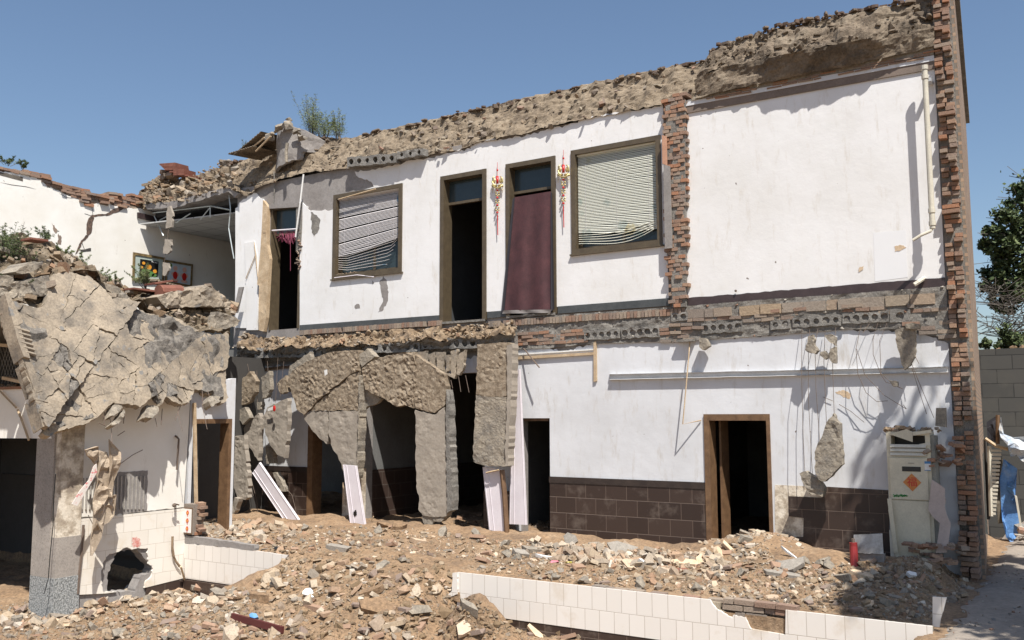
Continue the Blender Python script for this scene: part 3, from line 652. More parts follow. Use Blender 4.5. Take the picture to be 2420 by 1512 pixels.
# ---- hollow core slab ends: real holes
def hollow(px, n, y=-.1, seed=0, rr_=.0, mat=None, d=.16):
    """px: four corners tl,tr,br,bl"""
    P = [onY(u, v, y) for u, v in px]; hs = []; r = random.Random(seed)
    H_ = ((P[0]-P[3]).length+(P[1]-P[2]).length)/2; rad = rr_ or H_*.34
    for i in range(n):
        t = (i+.5)/n; c = (P[0].lerp(P[1], t)+P[3].lerp(P[2], t))/2; rad_ = rad*r.uniform(.8, 1.1); rad_ = min(rad_, (P[1]-P[0]).length/n*.42)
        hs.append([c+Vector((math.cos(a)*rad_*.98, 0, math.sin(a)*rad_)) for a in [2*math.pi*k/10 for k in range(10)]])
    loop = []
    q = [P[0], P[1], P[2], P[3]]
    for i in range(4):
        a, b_ = q[i], q[(i+1) % 4]; L = (b_-a).length; k = max(1, int(L/.07))
        for j in range(k): loop.append(a.lerp(b_, j/k)+Vector((0, 0, r.uniform(-.012, .012))))
    plate('hollow_slab_end', loop, (0, d, 0), mat or mAgg2, H, holes=hs, res=.06, amp=.015, nsc=9, seed=seed)
    V = [p+Vector((0, d+.001, 0)) for p in P]; obj('slab_core_void', V, [(0, 1, 2, 3)], mDark, H)
mAgg2 = M('slab_end_concrete', [(.17, .16, .145), (.28, .265, .24)], 6, .95, .03, 30, fine=.4)
for i, (q, n) in enumerate([
    (K('d', 602, 822, 775, 822, 772, 842, 602, 846), 9), (K('d', 880, 812, 992, 808, 992, 830, 880, 834), 6), (K('d', 996, 802, 1126, 798, 1126, 822, 996, 826), 7), (K('d', 1130, 796, 1212, 792, 1212, 813, 1130, 817), 5),
    (K('d', 1380, 782, 1462, 776, 1464, 800, 1380, 804), 5), (K('d', 1466, 776, 1556, 769, 1558, 795, 1468, 800), 5), (K('d', 1585, 740, 1624, 737, 1624, 757, 1585, 760), 2),
    (K('d', 1656, 764, 1752, 758, 1754, 784, 1658, 788), 5), (K('d', 1820, 757, 1866, 754, 1866, 776, 1820, 779), 2), (K('d', 1872, 751, 1986, 742, 1986, 768, 1872, 774), 5), (K('d', 1990, 742, 2100, 733, 2100, 760, 1990, 766), 5), (K('d', 2102, 733, 2150, 730, 2150, 760, 2102, 763), 1)]):
    hollow(q, n, -.06 if i > 3 else -.26, i)
for i, (q, n) in enumerate([(K('d', 820, 372, 935, 362, 935, 384, 820, 394), 6), (K('d', 938, 358, 1000, 350, 1000, 366, 938, 376), 3)]): hollow(q, n, -.16, 30+i)
# ---- band between the storeys
mLed = M('sandy_ledge', [(.14, .105, .075), (.26, .185, .115), (.34, .265, .18)], 4.5, 1, .05, 14, fine=.4)
A = [q_+Vector((0, .16*noise.noise(q_*1.9), .10*noise.noise(q_*3.1))) for q_ in resamp(pl([(560, 822), (600, 826), (700, 822), (850, 818), (990, 804), (1120, 798), (1215, 796)], -.36), 120)]; Bq = pl([(575, 786), (620, 797), (707, 795), (1042, 773), (1215, 760)], -.04)
rough('broken_ledge', A, Bq, .04, .10, mLed, H, 4, 3, .5, .6)
A_ = pl([(556, 858), (700, 852), (850, 845), (1000, 838), (1215, 826)], -.10); rough('ledge_underside', A_, [p for p in A], .05, .05, mMort, H, 5, 4, .4, .3)
heap('lodged_debris', on_patch(A, Bq, 420, 14, .015, .09, ('slab', 'chunk', 'shard', 'chunk'), -.02), mRub, H, .35, 12)
A = pl([(1212, 826), (1300, 822), (1400, 812), (1600, 806), (1800, 794), (2000, 778), (2120, 778), (2242, 800)], -.035); Bq = pl([(1212, 755), (1320, 744), (1580, 726), (1800, 708), (2000, 694), (2236, 676)], -.035)
rough('broken_masonry', A, Bq, .05, .02, mMort, H, 6, 7, .2, .4)
bricks('brick_course', [(707, 783), (1042, 760), (1042, 768), (707, 792)], 'y', -.065, mBrkDk, H, .065, .11, .09, .008, .02, 1)
bricks('brick_course', [(1151, 757), (1318, 744), (1580, 725), (1622, 722), (1622, 735), (1580, 742), (1318, 763), (1151, 772)], 'y', -.06, mBrkDk, H, .065, .12, .10, .008, .03, 2)
bricks('brick_course', [(1212, 790), (1380, 776), (1380, 806), (1212, 818)], 'y', -.05, mBrk, H, .22, .062, .12, .02, .12, 3)
bricks('brick_course', [(1560, 770), (1650, 758), (1650, 806), (1560, 808)], 'y', -.05, mBrkDk, H, .2, .062, .12, .03, .15, 4)
bricks('brick_course', [(1626, 724), (1750, 716), (1750, 745), (1626, 752)], 'y', -.055, mBrkDk, H, .30, .15, .12, .01, .02, 5)
bricks('brick_course', [(1752, 716), (2234, 684), (2234, 716), (1752, 742)], 'y', -.052, M('mortar_smeared_brick', [(.30, .235, .17), (.37, .29, .21)], 3, .95, .02, 20, island=[(.34, .26, .19), (.30, .25, .19), (.36, .27, .18), (.28, .24, .20)]), H, .33, .16, .12, .012, .02, 6)
bricks('brick_course', [(1626, 748), (1990, 722), (2236, 716), (2240, 745), (2150, 740), (1990, 742), (1820, 755), (1626, 764)], 'y', -.05, mBrkDk, H, .2, .062, .10, .02, .2, 7)
bricks('brick_course', [(2130, 762), (2240, 760), (2242, 800), (2190, 790), (2140, 776)], 'y', -.05, mBrkDk, H, .24, .066, .10, .02, .1, 9)
heap('lodged_debris', on_patch(A, Bq, 150, 24, .012, .045, ('slab', 'chunk', 'chunk'), .0), mRubG, H, .35, 13)
# ================================================================== LEFT WING
XW = onY(433, 1300, -3.65).x; YP = -3.65; YC = onX(130, 1300, XW).y
Wg = thing('side_wing', 'low left wing with a tiled side wall, a knocked out hole and a dark bay', 'building', (XW-1, -4.5, -1))
V2 = lambda y0, y1, z0, z1, x: [Vector((x, y0, z0)), Vector((x, y1, z0)), Vector((x, y1, z1)), Vector((x, y0, z1))]
hole = rag(K('c3', 850, 1110, 835, 960, 860, 860, 905, 800, 1000, 770, 1050, 745, 1090, 765, 1140, 750, 1220, 750, 1225, 880, 1262, 895, 1260, 960, 1200, 1050, 1170, 1115), 2, 6, 3)
hole_in = rag(K('c3', 890, 1110, 888, 985, 920, 880, 965, 790, 1060, 765, 1130, 765, 1180, 820, 1222, 870, 1258, 900, 1240, 960, 1165, 975, 1120, 1110), 2, 6, 4)
yE = onX(556, 950, XW).y; doorL = onX(457, 990, XW); doorR = onX(546, 992, XW)
hX = lambda px, x: [onX(u, v, x) for u, v in px]
# tiled dado sheet, plaster above, core behind with the hole through all of them
zt0 = onX(430, 1241, XW).z+.28
plate('wall_core', V2(onX(188, 1200, XW).y, YP-.0, -1.2, 2.75, XW-.02), (-.2, 0, 0), mCem, Wg, holes=[hX(hole_in, XW-.02)])
plate('wall_tiles', V2(onX(188, 1200, XW).y, YP+.05, -.62, zt0, XW+.012), (-.03, 0, 0), mTW, Wg, holes=[hX(hole, XW+.012)]) if False else None
zb_ = onX(430, 1366, XW).z
lo_ = [onX(u, v, XW+.012) for u, v in [(187, 1398), (260, 1405)]]+[Vector((XW+.012, YP+.05, zb_)), Vector((XW+.012, YP+.05, zt0)), Vector((XW+.012, onX(188, 1200, XW).y, zt0))]
poly = [onX(187, 1405, XW+.012)]+[onX(u, v, XW+.012) for u, v in [(250, 1402), (345, 1388)]]+lo_[2:]
plate('wall_tiles', poly, (-.03, 0, 0), mTW, Wg, holes=[hX(hole, XW+.012)])
plX('plinth_band', [(345, 1378), (432, 1350), (432, 1420), (345, 1420)], XW+.004, .02, mDadoY, Wg)
pw = [onX(u, v, XW) for u, v in rag(K('c3', 655, 500, 940, 470, 1000, 478, 1060, 465, 1140, 455, 1250, 440, 1400, 428, 1520, 415), 1.5, 8, 4, False)]
poly = pw+[Vector((XW, YP+.05, 2.75)), Vector((XW, onX(188, 1200, XW).y, 2.75))]
plate('plaster', poly, (-.03, 0, 0), mWW, Wg)
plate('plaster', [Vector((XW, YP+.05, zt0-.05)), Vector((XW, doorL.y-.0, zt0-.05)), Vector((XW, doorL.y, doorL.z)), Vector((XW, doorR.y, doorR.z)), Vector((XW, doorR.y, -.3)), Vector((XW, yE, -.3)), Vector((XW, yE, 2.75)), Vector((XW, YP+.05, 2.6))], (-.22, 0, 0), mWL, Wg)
# brown wooden frame of the side door
b = MB(); b.bb((XW-.2, doorR.y-.07, -.3), (XW+.03, doorR.y+.0, doorR.z+.02)); b.bb((XW-.2, doorL.y, doorR.z-.06), (XW+.03, doorR.y-.07, doorR.z+.02)); b.build('door_frame', mWood, Wg)
b = MB(); b.box((XW+.06, doorL.y+.03, 1.15), (.04, .05, 2.3), Matrix.Rotation(.06, 3, 'X') ); b.build('door_post', mLath, Wg)
MB().bb((XW-2.2, doorL.y-.6, -.4), (XW-2.0, yE+2.5, 3.3)).build('dark_inner_wall', mDark, Wg)  # extended as a dark blocker so the side doorway reads black
MB().bb((XW-2.1, -3.6, -.4), (XW-.23, -3.4, 3.3)).build('dark_inner_wall', mDark, Wg)
# louvre panel set in the wall
lv = K('c3', 950, 125, 1222, 110, 1215, 440, 1010, 470, 950, 470)
plX('louvre_backing', rag(lv, 1.5, 7, 6), XW+.006, .012, mCem, Wg)
b = MB()
for i in range(17):
    u = 195+i*9.0
    if 245 < u < 262: continue
    p = onX(u, 1118+ (4 if u > 270 else 8), XW); q = onX(u-2, 1203, XW); b.bb((XW+.008, p.y-.006, q.z), (XW+.028, p.y+.012, p.z-.02))
b.build('louvre_fins', M('grey_fins', [(.30, .28, .25), (.45, .42, .38)], 4, fine=.2), Wg)
# red paint splash over the hole
plX('red_splash', rag(K('c3', 1090, 665, 1130, 655, 1160, 680, 1160, 735, 1130, 745, 1100, 740), 2.5, 4, 5), XW+.0145, .001, M('pink_paint', [(.60, .22, .18), (.75, .5, .44)], 20, lo=.4, hi=.6), Wg)
# column at the corner
ycR = onX(190, 1200, XW).y; zc0 = -1.3
def colbox(name, z0, z1, g, mat): MB().bb((onY(88, 1200, YC).x-g, YC-g, z0), (XW+.03+g, ycR+g*.5, z1)).build(name, mat, Wg)
zA = onX(130, 1366, XW).z; zB = onX(150, 1268, XW).z
colbox('column', zB, 2.35, .0, mPeel); colbox('column_base', zA, zB, .012, mTerr); colbox('column_foot', zc0, zA, .02, mPeb)
MB().bb((onY(84, 1200, YC).x-.0, YC-.030, zA), (onY(126, 1200, YC).x, YC-.0, 2.3)).build('pilaster', mTerr, Wg)
MB().bb((onY(84, 1200, YC).x-.0, YC-.032, zc0), (onY(126, 1200, YC).x, YC-.0, zA-.002)).build('pilaster_foot', mPeb, Wg)
# lintel over the open bay
fx1 = onY(104, 1035, YC).x; zl0 = onY(60, 1041, YC).z; zl1 = onY(60, 918, YC).z
fp = [Vector((-19.5, YC-.04, zl0)), onY(122, 1036, YC-.04), onY(78, 917, YC-.04), Vector((-19.5, YC-.04, zl1))]
plate('lintel', fp, (0, .3, 0), mWW, Wg)
MB().bb((-19.5, YC-.07, zl1-.005), (onY(70, 915, YC).x, YC+.2, zl1+.035)).build('coping', M('red_brown_tile', [(.22, .10, .06), (.3, .16, .10)], 5), Wg)
b = MB(); P = [onY(u, v, YC-.10) for u, v in ((0, 925), (38, 960), (60, 1045))]
P = [onY(u, v, YC-.09) for u, v in K('d', 0, 924, 38, 963)]; b.tube(P, .018, 4); P = [onY(u, v, YC-.09) for u, v in K('d', 42, 968, 60, 1016, 68, 1040)]; b.tube(P, .02, 4)
b.build('broken_conduit', mLath, Wg)
# interior of the bay and of the storey above
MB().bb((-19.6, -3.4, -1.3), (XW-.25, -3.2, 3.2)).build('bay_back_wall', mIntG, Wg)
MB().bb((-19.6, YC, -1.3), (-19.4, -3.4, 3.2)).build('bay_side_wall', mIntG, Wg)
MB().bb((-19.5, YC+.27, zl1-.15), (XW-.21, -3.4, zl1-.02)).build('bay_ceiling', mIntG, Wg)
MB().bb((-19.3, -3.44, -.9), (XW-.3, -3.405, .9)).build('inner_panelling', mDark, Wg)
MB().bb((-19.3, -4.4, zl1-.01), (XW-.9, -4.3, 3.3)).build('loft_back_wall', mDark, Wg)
# roof slab of the wing
V = [Vector((-19.4, -9.5, 3.75)), Vector((XW-1.15, -9.5, 3.75)), Vector((XW-1.15, -1.9, 3.3)), Vector((-19.4, -1.9, 3.3))]; V += [p+Vector((0, 0, .16)) for p in V]
obj('roof_slab', V, [(3, 2, 1, 0), (4, 5, 6, 7), (0, 1, 5, 4), (1, 2, 6, 5), (2, 3, 7, 6), (3, 0, 4, 7)], mCem, Wg)
# wire mesh and timber in the dark loft
b = MB(); yy = YC+.1
for i in range(16):
    a = onY(-10+i*7, 905, yy); c = onY(20+i*7, 810, yy); b.tube([a, c], .004, 3)
    a = onY(20+i*7, 905, yy); c = onY(-10+i*7, 810, yy); b.tube([a, c], .004, 3)
tag(b.build('wire_mesh', plain('dull_wire', (.25, .24, .22), .6)), 'diamond wire mesh in the dark gap above the white lintel', 'wire mesh')
for i, (q, lb) in enumerate(((((-30, 812), (35, 818)), 'upper pale plank sticking out of the dark gap beside the cracked slab'), (((15, 893), (62, 903)), 'lower pale plank lying on the white lintel below the wire mesh'))):
    a, c = [onY(u, v, YC-.05) for u, v in q]; MB().box((a+c)/2, ((c-a).length, .15, .05), Matrix.Rotation(math.atan2(-(c-a).z, (c-a).x), 3, 'Y')).build('plank', mLath, None, label=lb, cat='plank', group='planks in the loft gap')
heap('lintel_crumbs', [(onY(rnd.uniform(-5, 85), 914, YC+rnd.uniform(-.02, .15)), rnd.uniform(.02, .09), rnd.choice(['chunk', 'slab', 'shard'])) for i in range(70)], mRub, None, label='crumbled mortar and brick lying on the white lintel', cat='rubble', kind='stuff')
# ---- white end wall with the hanging pictures
zz = 3.4
ptop = K('c1', -60, 320, 0, 375, 100, 385, 200, 402, 350, 445, 395, 492, 500, 540, 640, 605, 700, 640, 785, 685, 800, 655, 860, 640, 960, 668, 1010, 668, 1060, 690, 1190, 690, 1250, 705)
ptop = rag(ptop, 2, 9, 5, False)
Pw = [onX(u, v, XP) for u, v in ptop]
yR = 4.6
poly = Pw+[Vector((XP, 0.4, TOPZ-.1)), Vector((XP, yR, TOPZ-.1)), Vector((XP, yR, 3.3)), Vector((XP, Pw[0].y, 3.3))]
E_ = thing('end_wall', 'cracked white end wall on the far left with a brick edge running down to the roof', 'wall', (XP, -2, 3.3))
plate('plaster', poly, (-.25, 0, 0), mWW, E_)
bp = K('c1', -60, 325, 0, 335, 200, 368, 350, 402, 450, 430, 462, 462, 600, 495, 780, 552, 880, 582, 960, 566, 1060, 568, 1100, 580, 1160, 572, 1200, 585, 1200, 690, 1060, 690, 1010, 668, 960, 668, 860, 640, 800, 655, 785, 685, 640, 605, 500, 545, 395, 492, 350, 448, 200, 405, 0, 378, -60, 330)
bricks('broken_brick_edge', [(u, v-1) for u, v in bp], 'x', XP+.03, mBrk, E_, .24, .068, .22, .05, .05, 11, .05)
bricks('broken_brick_edge', [(u, v+3) for u, v in bp], 'x', XP-.02, mBrkDk, E_, .24, .068, .2, .03, .0, 12, .03)
plX('vent_slot', K('c1', -20, 378, 195, 425, 195, 462, -20, 405), XP+.004, .003, M('vent_shadow', [(.10, .085, .07), (.16, .14, .11)], 4), E_)
ck = K('c1', 780, 745, 900, 740, 980, 690, 1060, 665, 1100, 672, 1020, 715, 930, 752, 800, 765, 788, 830, 778, 900, 735, 950, 700, 985, 680, 1030, 655, 1075, 640, 1085, 670, 1010, 690, 965, 740, 915, 735, 870, 745, 800, 765, 765)
plX('crack', rag(ck, 1.2, 6, 8), XP+.005, .003, M('crack_core', [(.05, .04, .035), (.22, .14, .10)], 14, .9, .02, fine=.4), E_)
plX('crack', rag(K('c1', 685, 1045, 775, 1030, 775, 1055, 690, 1062), 1, 6, 9), XP+.005, .003, mDark, E_)
for q in (K('c1', 0, 470, 100, 490, 220, 505, 305, 528, 220, 509, 100, 494), K('c1', 500, 560, 560, 595, 625, 608, 560, 600), K('c1', 785, 690, 792, 745, 788, 745, 781, 690), K('c1', 700, 985, 720, 1040, 716, 1040, 696, 990), K('c1', 720, 735, 780, 755, 778, 758, 718, 738)):
    plX('crack', q, XP+.004, .002, mDark, E_)
for q in (K('c1', 440, 815, 490, 880, 480, 905, 455, 880), K('c1', 495, 905, 525, 940, 520, 1000, 490, 990)): plX('exposed_brick', rag(q, 1.5, 5, 2), XP+.004, .003, mBrkDk, E_)
# dropped ceiling, cornice and slab edge over the open room
zc_ = onX(400, 545, XP).z
beamx = [onX(u, v, XP+.06) for u, v in K('c1', 1175, 725, 1990, 930, 1990, 970, 1175, 770)]
plate('cornice', beamx, (-.05, 0, 0), mBaseB, E_)
def ceilpt(u, v): return onZ(u, v, zc_)
cl = [(330, 505), (420, 500), (500, 485), (545, 497), (552, 560)]
V = [Vector((XP+.05, -.15, zc_)), Vector((XP+1.6, .1, zc_-.0)), Vector((XL+.1, .35, zc_+.05)), Vector((XL+.1, 4.5, zc_)), Vector((XP+.05, 4.5, zc_))]
mCeilG = MT('ceiling_panels', 'xy', (.42, .42, .41), (.38, .38, .37), (.16, .16, .16), .6, .6, .012, 0, .8, .004)
plate('false_ceiling', V, (0, 0, .03), mCeilG, H)
b = MB()
for q in (K('c1', 1310, 755, 1390, 925), K('c1', 1495, 815, 1620, 735), K('c1', 1355, 795, 1420, 760), K('c1', 1700, 790, 1790, 680), K('c1', 1787, 685, 1787, 770), K('c1', 1940, 520, 1960, 700, 1945, 860, 1975, 1040, 1990, 1120), K('c1', 1300, 730, 1790, 672, 1960, 705)):
    b.tube([onY(u, v, .05+.02*i) for i, (u, v) in enumerate(q)], .016, 4)
b.build('ceiling_rails', plain('grey_rail', (.5, .55, .55), .4, .3), H)
sl = rag(K('c1', 1222, 655, 1440, 640, 1470, 630, 1940, 510, 2030, 560, 1990, 600, 1940, 548, 1640, 640, 1460, 690, 1250, 700), 1.5, 8, 3)
plY('slab_lip', sl, -.12, .5, mCem, H, res=.12, amp=.03)
MB().bb((XP-.2, .3, TOPZ-.22), (XL+.2, 5, TOPZ-.1)).build('roof_slab', mIntG, H)
# collapsed roof rubble above the open room
A = [onY(u, v, -.16) for u, v in K('c1', 1195, 655, 1440, 640, 1700, 585, 1940, 510, 2040, 560)]
Bq = [onY(u, v, .8) for u, v in K('c1', 1200, 575, 1265, 480, 1345, 445, 1430, 440, 1560, 410, 1700, 380, 1900, 300, 2060, 285)]
rough('roof_edge', A, Bq, .05, .16, mMud, H, 3.2, 21, .6, .7)
heap('lodged_debris', on_patch(A, Bq, 260, 31, .03, .17, ('slab', 'slab', 'shard', 'brick', 'chunk'), -.06), mRub, H, .25, 5)
b = MB()
for i in range(9):
    p = onY(396+i*1.5+max(0, i-5)*9, 390+i*2.6+max(0, i-5)*2.2, .55); b.box(p+Vector((.25, 0, -.05)), (.62-.03*i, .4, .035), Matrix.Rotation(.13+rnd.uniform(-.03, .03), 3, 'Y'))
tag(b.build('roof_tile_stack', mRedTile), 'stack of dark red roof tiles perched on the broken roof edge', 'roof tiles')
b = MB()
for i in range(5):
    p = onY(436, 404+i*3, .5); b.box(p, (.42, .35, .028), Matrix.Rotation(.16+rnd.uniform(-.03, .03), 3, 'Y'))
tag(b.build('roof_tile_stack', mRedTile), 'lower smaller pile of red roof tiles right of the tall stack', 'roof tiles')
# cracked shell of a chimney or tank on the roof, with corrugated sheets beside it
Ch = thing('broken_chimney', 'cracked curved cement chimney stump leaning on the roof edge', 'chimney', onY(660, 400, .0))
def shellpt(u, v): a = (u-668)/48; return onY(u, v, -.15+.35*a*a)
q = rag(K('d', 622, 402, 624, 360, 630, 322, 650, 300, 672, 292, 700, 300, 722, 318, 722, 345, 700, 352, 695, 372, 650, 398), 1.5, 7, 6)
plate('shell', [onY(u, v, -.1) for u, v in q], (0, .08, 0), mCem, Ch, res=.07, amp=.05, warp=lambda p: p+Vector((0, 1.2*(p.x-onY(668, 350, -.1).x)**2, 0)))
heap('rim_pieces', [(onY(640+i*6.5+rnd.uniform(-3, 3), 318-20*math.sin(i/11*3.1)+rnd.uniform(-4, 6), rnd.uniform(-.25, .15)), rnd.uniform(.08, .17), rnd.choice(['slab', 'chunk'])) for i in range(13)]+[(onY(682, 283, 0), .09, 'chunk')], mCon, Ch, .35, 9, kind='stuff')
MB().tube([onY(u, v, -.25) for u, v in K('b4', 405, 425, 403, 350, 412, 290)], .035, 7).build('pipe', mCon, Ch)
for j, (a, c, lb) in enumerate((((575, 372), (640, 318), 'upper dark corrugated sheet tucked left of the broken chimney'), ((562, 370), (622, 352), 'lower dark corrugated sheet lying on the roof left of the broken chimney'))):
    a = onY(*a, -.1); c = onY(*c, -.1); n = 22; V = []; d = c-a
    for i in range(n+1):
        p = a+d*(i/n); o_ = .02*(i % 2)
        V += [p+Vector((0, -.28, o_)), p+Vector((.05, .5, o_+.05)), p+Vector((0, -.28, o_-.015)), p+Vector((.05, .5, o_+.035))]
    fs = [(4*i, 4*i+4, 4*i+5, 4*i+1) for i in range(n)]+[(4*i+3, 4*i+7, 4*i+6, 4*i+2) for i in range(n)]+[(4*i+2, 4*i+6, 4*i+4, 4*i) for i in range(n)]
    obj('corrugated_sheet', V, fs, mMudD, None, label=lb, cat='roofing sheet', group='corrugated sheets by the chimney')
b = MB(); b.tube([onY(604, 358, -.35), onY(640, 322, -.3)], .02, 5); b.tube([onY(594, 350, -.3), onY(625, 325, -.3)], .02, 5); b.build('battens', mLath, Ch)
# ================================================================== CRACKED HANGING SLAB (left)
n_ = Vector((1, 0, .42)).normalized(); p_ = Vector((XW+.58, -4, 2.0))
def SP(u, v, off=0): return onP(u, v, p_+n_*off, n_)
outl = K('c2', 10, 165, 120, 180, 200, 200, 330, 225, 400, 200, 430, 70, 450, -40, 490, -75, 620, -90, 790, -50, 830, 0, 905, 90, 950, 160, 1080, 165, 1170, 230, 1290, 280, 1450, 280, 1560, 330, 1740, 430, 1830, 460, 1960, 440, 1985, 560, 1985, 800, 2010, 960, 1960, 1020, 1900, 930, 1840, 940, 1790, 900, 1710, 890, 1700, 960, 1620, 1040, 1500, 1060, 1400, 1010, 1340, 1080, 1300, 1000, 1180, 1100, 1060, 1070, 950, 1050, 890, 1130, 800, 1190, 620, 1230, 480, 1280, 455, 1275, 400, 1240, 290, 1000, 180, 700, 160, 590, 80, 430, 0, 200)
seeds = K('c2', 150, 260, 50, 300, 330, 245, 250, 340, 270, 500, 180, 560, 270, 400, 440, 320, 390, 430, 620, 60, 470, 190, 720, 200, 840, 380, 620, 300, 560, 240, 700, 560, 580, 560, 800, 520, 850, 590, 480, 640, 360, 660, 230, 740, 370, 840, 530, 820, 680, 740, 780, 690, 680, 850, 560, 740, 350, 1080, 440, 1050, 560, 1130, 700, 1050, 850, 1080, 620, 960, 780, 950, 1000, 200, 1010, 320, 1110, 200, 1150, 290, 1000, 450, 960, 620, 1130, 500, 1150, 640, 1300, 540, 1290, 390, 1240, 340, 1380, 340, 1430, 440, 1500, 330, 1460, 560, 1620, 400, 1640, 560, 1560, 610, 1740, 480, 1850, 500, 1900, 620, 1740, 700, 1800, 800, 1640, 760, 1430, 680, 1300, 700, 1250, 820, 1090, 760, 1080, 860, 940, 820, 900, 700, 1040, 980, 1020, 1040, 1150, 980, 1240, 1000, 1240, 910, 1340, 900, 1350, 1000, 1360, 780, 1480, 820, 1500, 980, 1620, 900, 1600, 1000, 1560, 760, 1880, 820, 1960, 920, 1750, 900, 1920, 720, 920, 970, 880, 870, 1160, 860)
seeds = [s for s in seeds if inpoly(s, outl)]
r = random.Random(12); ghosts = []
bx = [(-60, -60)]
for i in range(2000):
    g_ = (r.uniform(-60, 620), r.uniform(580, 1080))
    if not inpoly(g_, outl) and all((g_[0]-o[0])**2+(g_[1]-o[1])**2 > 24**2 for o in ghosts) and all((g_[0]-o[0])**2+(g_[1]-o[1])**2 > 20**2 for o in seeds): ghosts.append(g_)
def clip(poly, a, b):  # keep the side nearer a
    mx, my = (a[0]+b[0])/2, (a[1]+b[1])/2; dx, dy = b[0]-a[0], b[1]-a[1]; out = []
    s = lambda p: (p[0]-mx)*dx+(p[1]-my)*dy
    for i in range(len(poly)):
        p, q = poly[i], poly[(i+1) % len(poly)]; sp, sq = s(p), s(q)
        if sp <= 0: out.append(p)
        if sp*sq < 0: t = sp/(sp-sq); out.append((p[0]+(q[0]-p[0])*t, p[1]+(q[1]-p[1])*t))
    return out
def jit(p, a):  # same wobble on both sides of a crack
    n1 = noise.noise_vector(Vector((p[0]*.08, p[1]*.08, 5)))+.7*noise.noise_vector(Vector((p[0]*.3, p[1]*.3, 9))); return (p[0]+n1.x*a, p[1]+n1.y*a)
Sb = thing('cracked_slab', 'huge cracked concrete slab hanging in broken plates over the left wing wall', 'concrete slab', (XW+.4, -4.4, 2.0))
def area(P): return abs(sum(P[i][0]*P[(i+1) % len(P)][1]-P[(i+1) % len(P)][0]*P[i][1] for i in range(len(P))))/2
def half(P, q, n, sg):
    s = lambda p: sg*((p[0]-q[0])*n[0]+(p[1]-q[1])*n[1]); out = []
    for i in range(len(P)):
        a, c = P[i], P[(i+1) % len(P)]; sa, sc_ = s(a), s(c)
        if sa <= 0: out.append(a)
        if sa*sc_ < 0: t = sa/(sa-sc_); out.append((a[0]+(c[0]-a[0])*t, a[1]+(c[1]-a[1])*t))
    return out
plates = []; r = random.Random(41)
def fracture(P, lv, grp):
    A_ = area(P)
    if A_ < 60 or len(P) < 3: return
    cx = sum(p[0] for p in P)/len(P); cy = sum(p[1] for p in P)/len(P)
    goal = (3600 if (cx < 360 and cy < 830) else 1300 if cy < 900 else 950)*math.exp(r.gauss(0, .6))
    if A_ < goal*1.3 or lv > 9: plates.append((P, grp, lv)); return
    # cut across the longer axis, slanting like the folds of the sagging sheet
    best = max(((math.dist(p, q), p, q) for p in P[::2] for q in P[::2]), key=lambda t: t[0]); d = (best[2][0]-best[1][0], best[2][1]-best[1][1])
    an = math.atan2(d[1], d[0])+r.gauss(0, .42); n = (math.cos(an), math.sin(an)); t = r.uniform(.36, .64); q = (best[1][0]+d[0]*t, best[1][1]+d[1]*t)
    q = ((q[0]+cx)/2, (q[1]+cy)/2)
    for sg in (1, -1):
        g = grp if lv > 2 else (grp[0]+r.gauss(0, .025), grp[1]+r.gauss(0, .04), grp[2]+r.gauss(0, .02), (cx, cy))
        fracture(half(P, q, n, sg), lv+1, g)
fracture(outl, 0, (0, 0, 0, (280, 830)))
Sb = Sb; kk = 0
for P0, grp, lv in plates:
    A_ = area(P0); P = []
    for i in range(len(P0)):
        a, c = P0[i], P0[(i+1) % len(P0)]; L = math.dist(a, c); k = max(1, int(L/4))
        for j in range(k): P.append(jit((a[0]+(c[0]-a[0])*j/k, a[1]+(c[1]-a[1])*j/k), 4.2))
    cx = sum(p[0] for p in P)/len(P); cy = sum(p[1] for p in P)/len(P); gp = r.choice([.5, .7, .9, 1.3, 2.1]); Q = []
    for p in P:
        L_ = max(1, math.dist(p, (cx, cy))); k_ = max(.6, 1-gp*(.5+1.2*abs(noise.noise(Vector((p[0]*.05, p[1]*.05, 2)))))/L_); Q.append((cx+(p[0]-cx)*k_, cy+(p[1]-cy)*k_))
    tx, ty, of, c2_ = grp; c3 = SP(*c2_); tx += r.gauss(0, .012); ty += r.gauss(0, .016); of += r.gauss(0, .006); deep = A_ < 700 and r.random() < .5
    def wp(p, tx=tx, ty=ty, of=of, c3=c3): q = p-c3; return p+n_*(of+tx*q.y+ty*q.z+.25*noise.noise(p*.55))
    try: plate('slab_plate', [SP(u, v) for u, v in Q], -n_*.12, mSlab if not deep else mAgg, Sb, res=.08, amp=.02 if not deep else .05, nsc=4, seed=kk*.7, warp=wp)
    except Exception as e: print('plate skipped', e)
    kk += 1
print('plates', kk)
# grey aggregate layer seen through the cracks
inn = [(u+(280-u)*.045, v+(830-v)*.06) for u, v in outl]
plate('aggregate_layer', [SP(u, v) for u, v in rag(inn, 3, 10, 4)], -n_*.06, mAgg, Sb, res=.09, amp=.07, nsc=5, seed=3, warp=lambda p: p+n_*(-.085+.25*noise.noise(p*.55)))
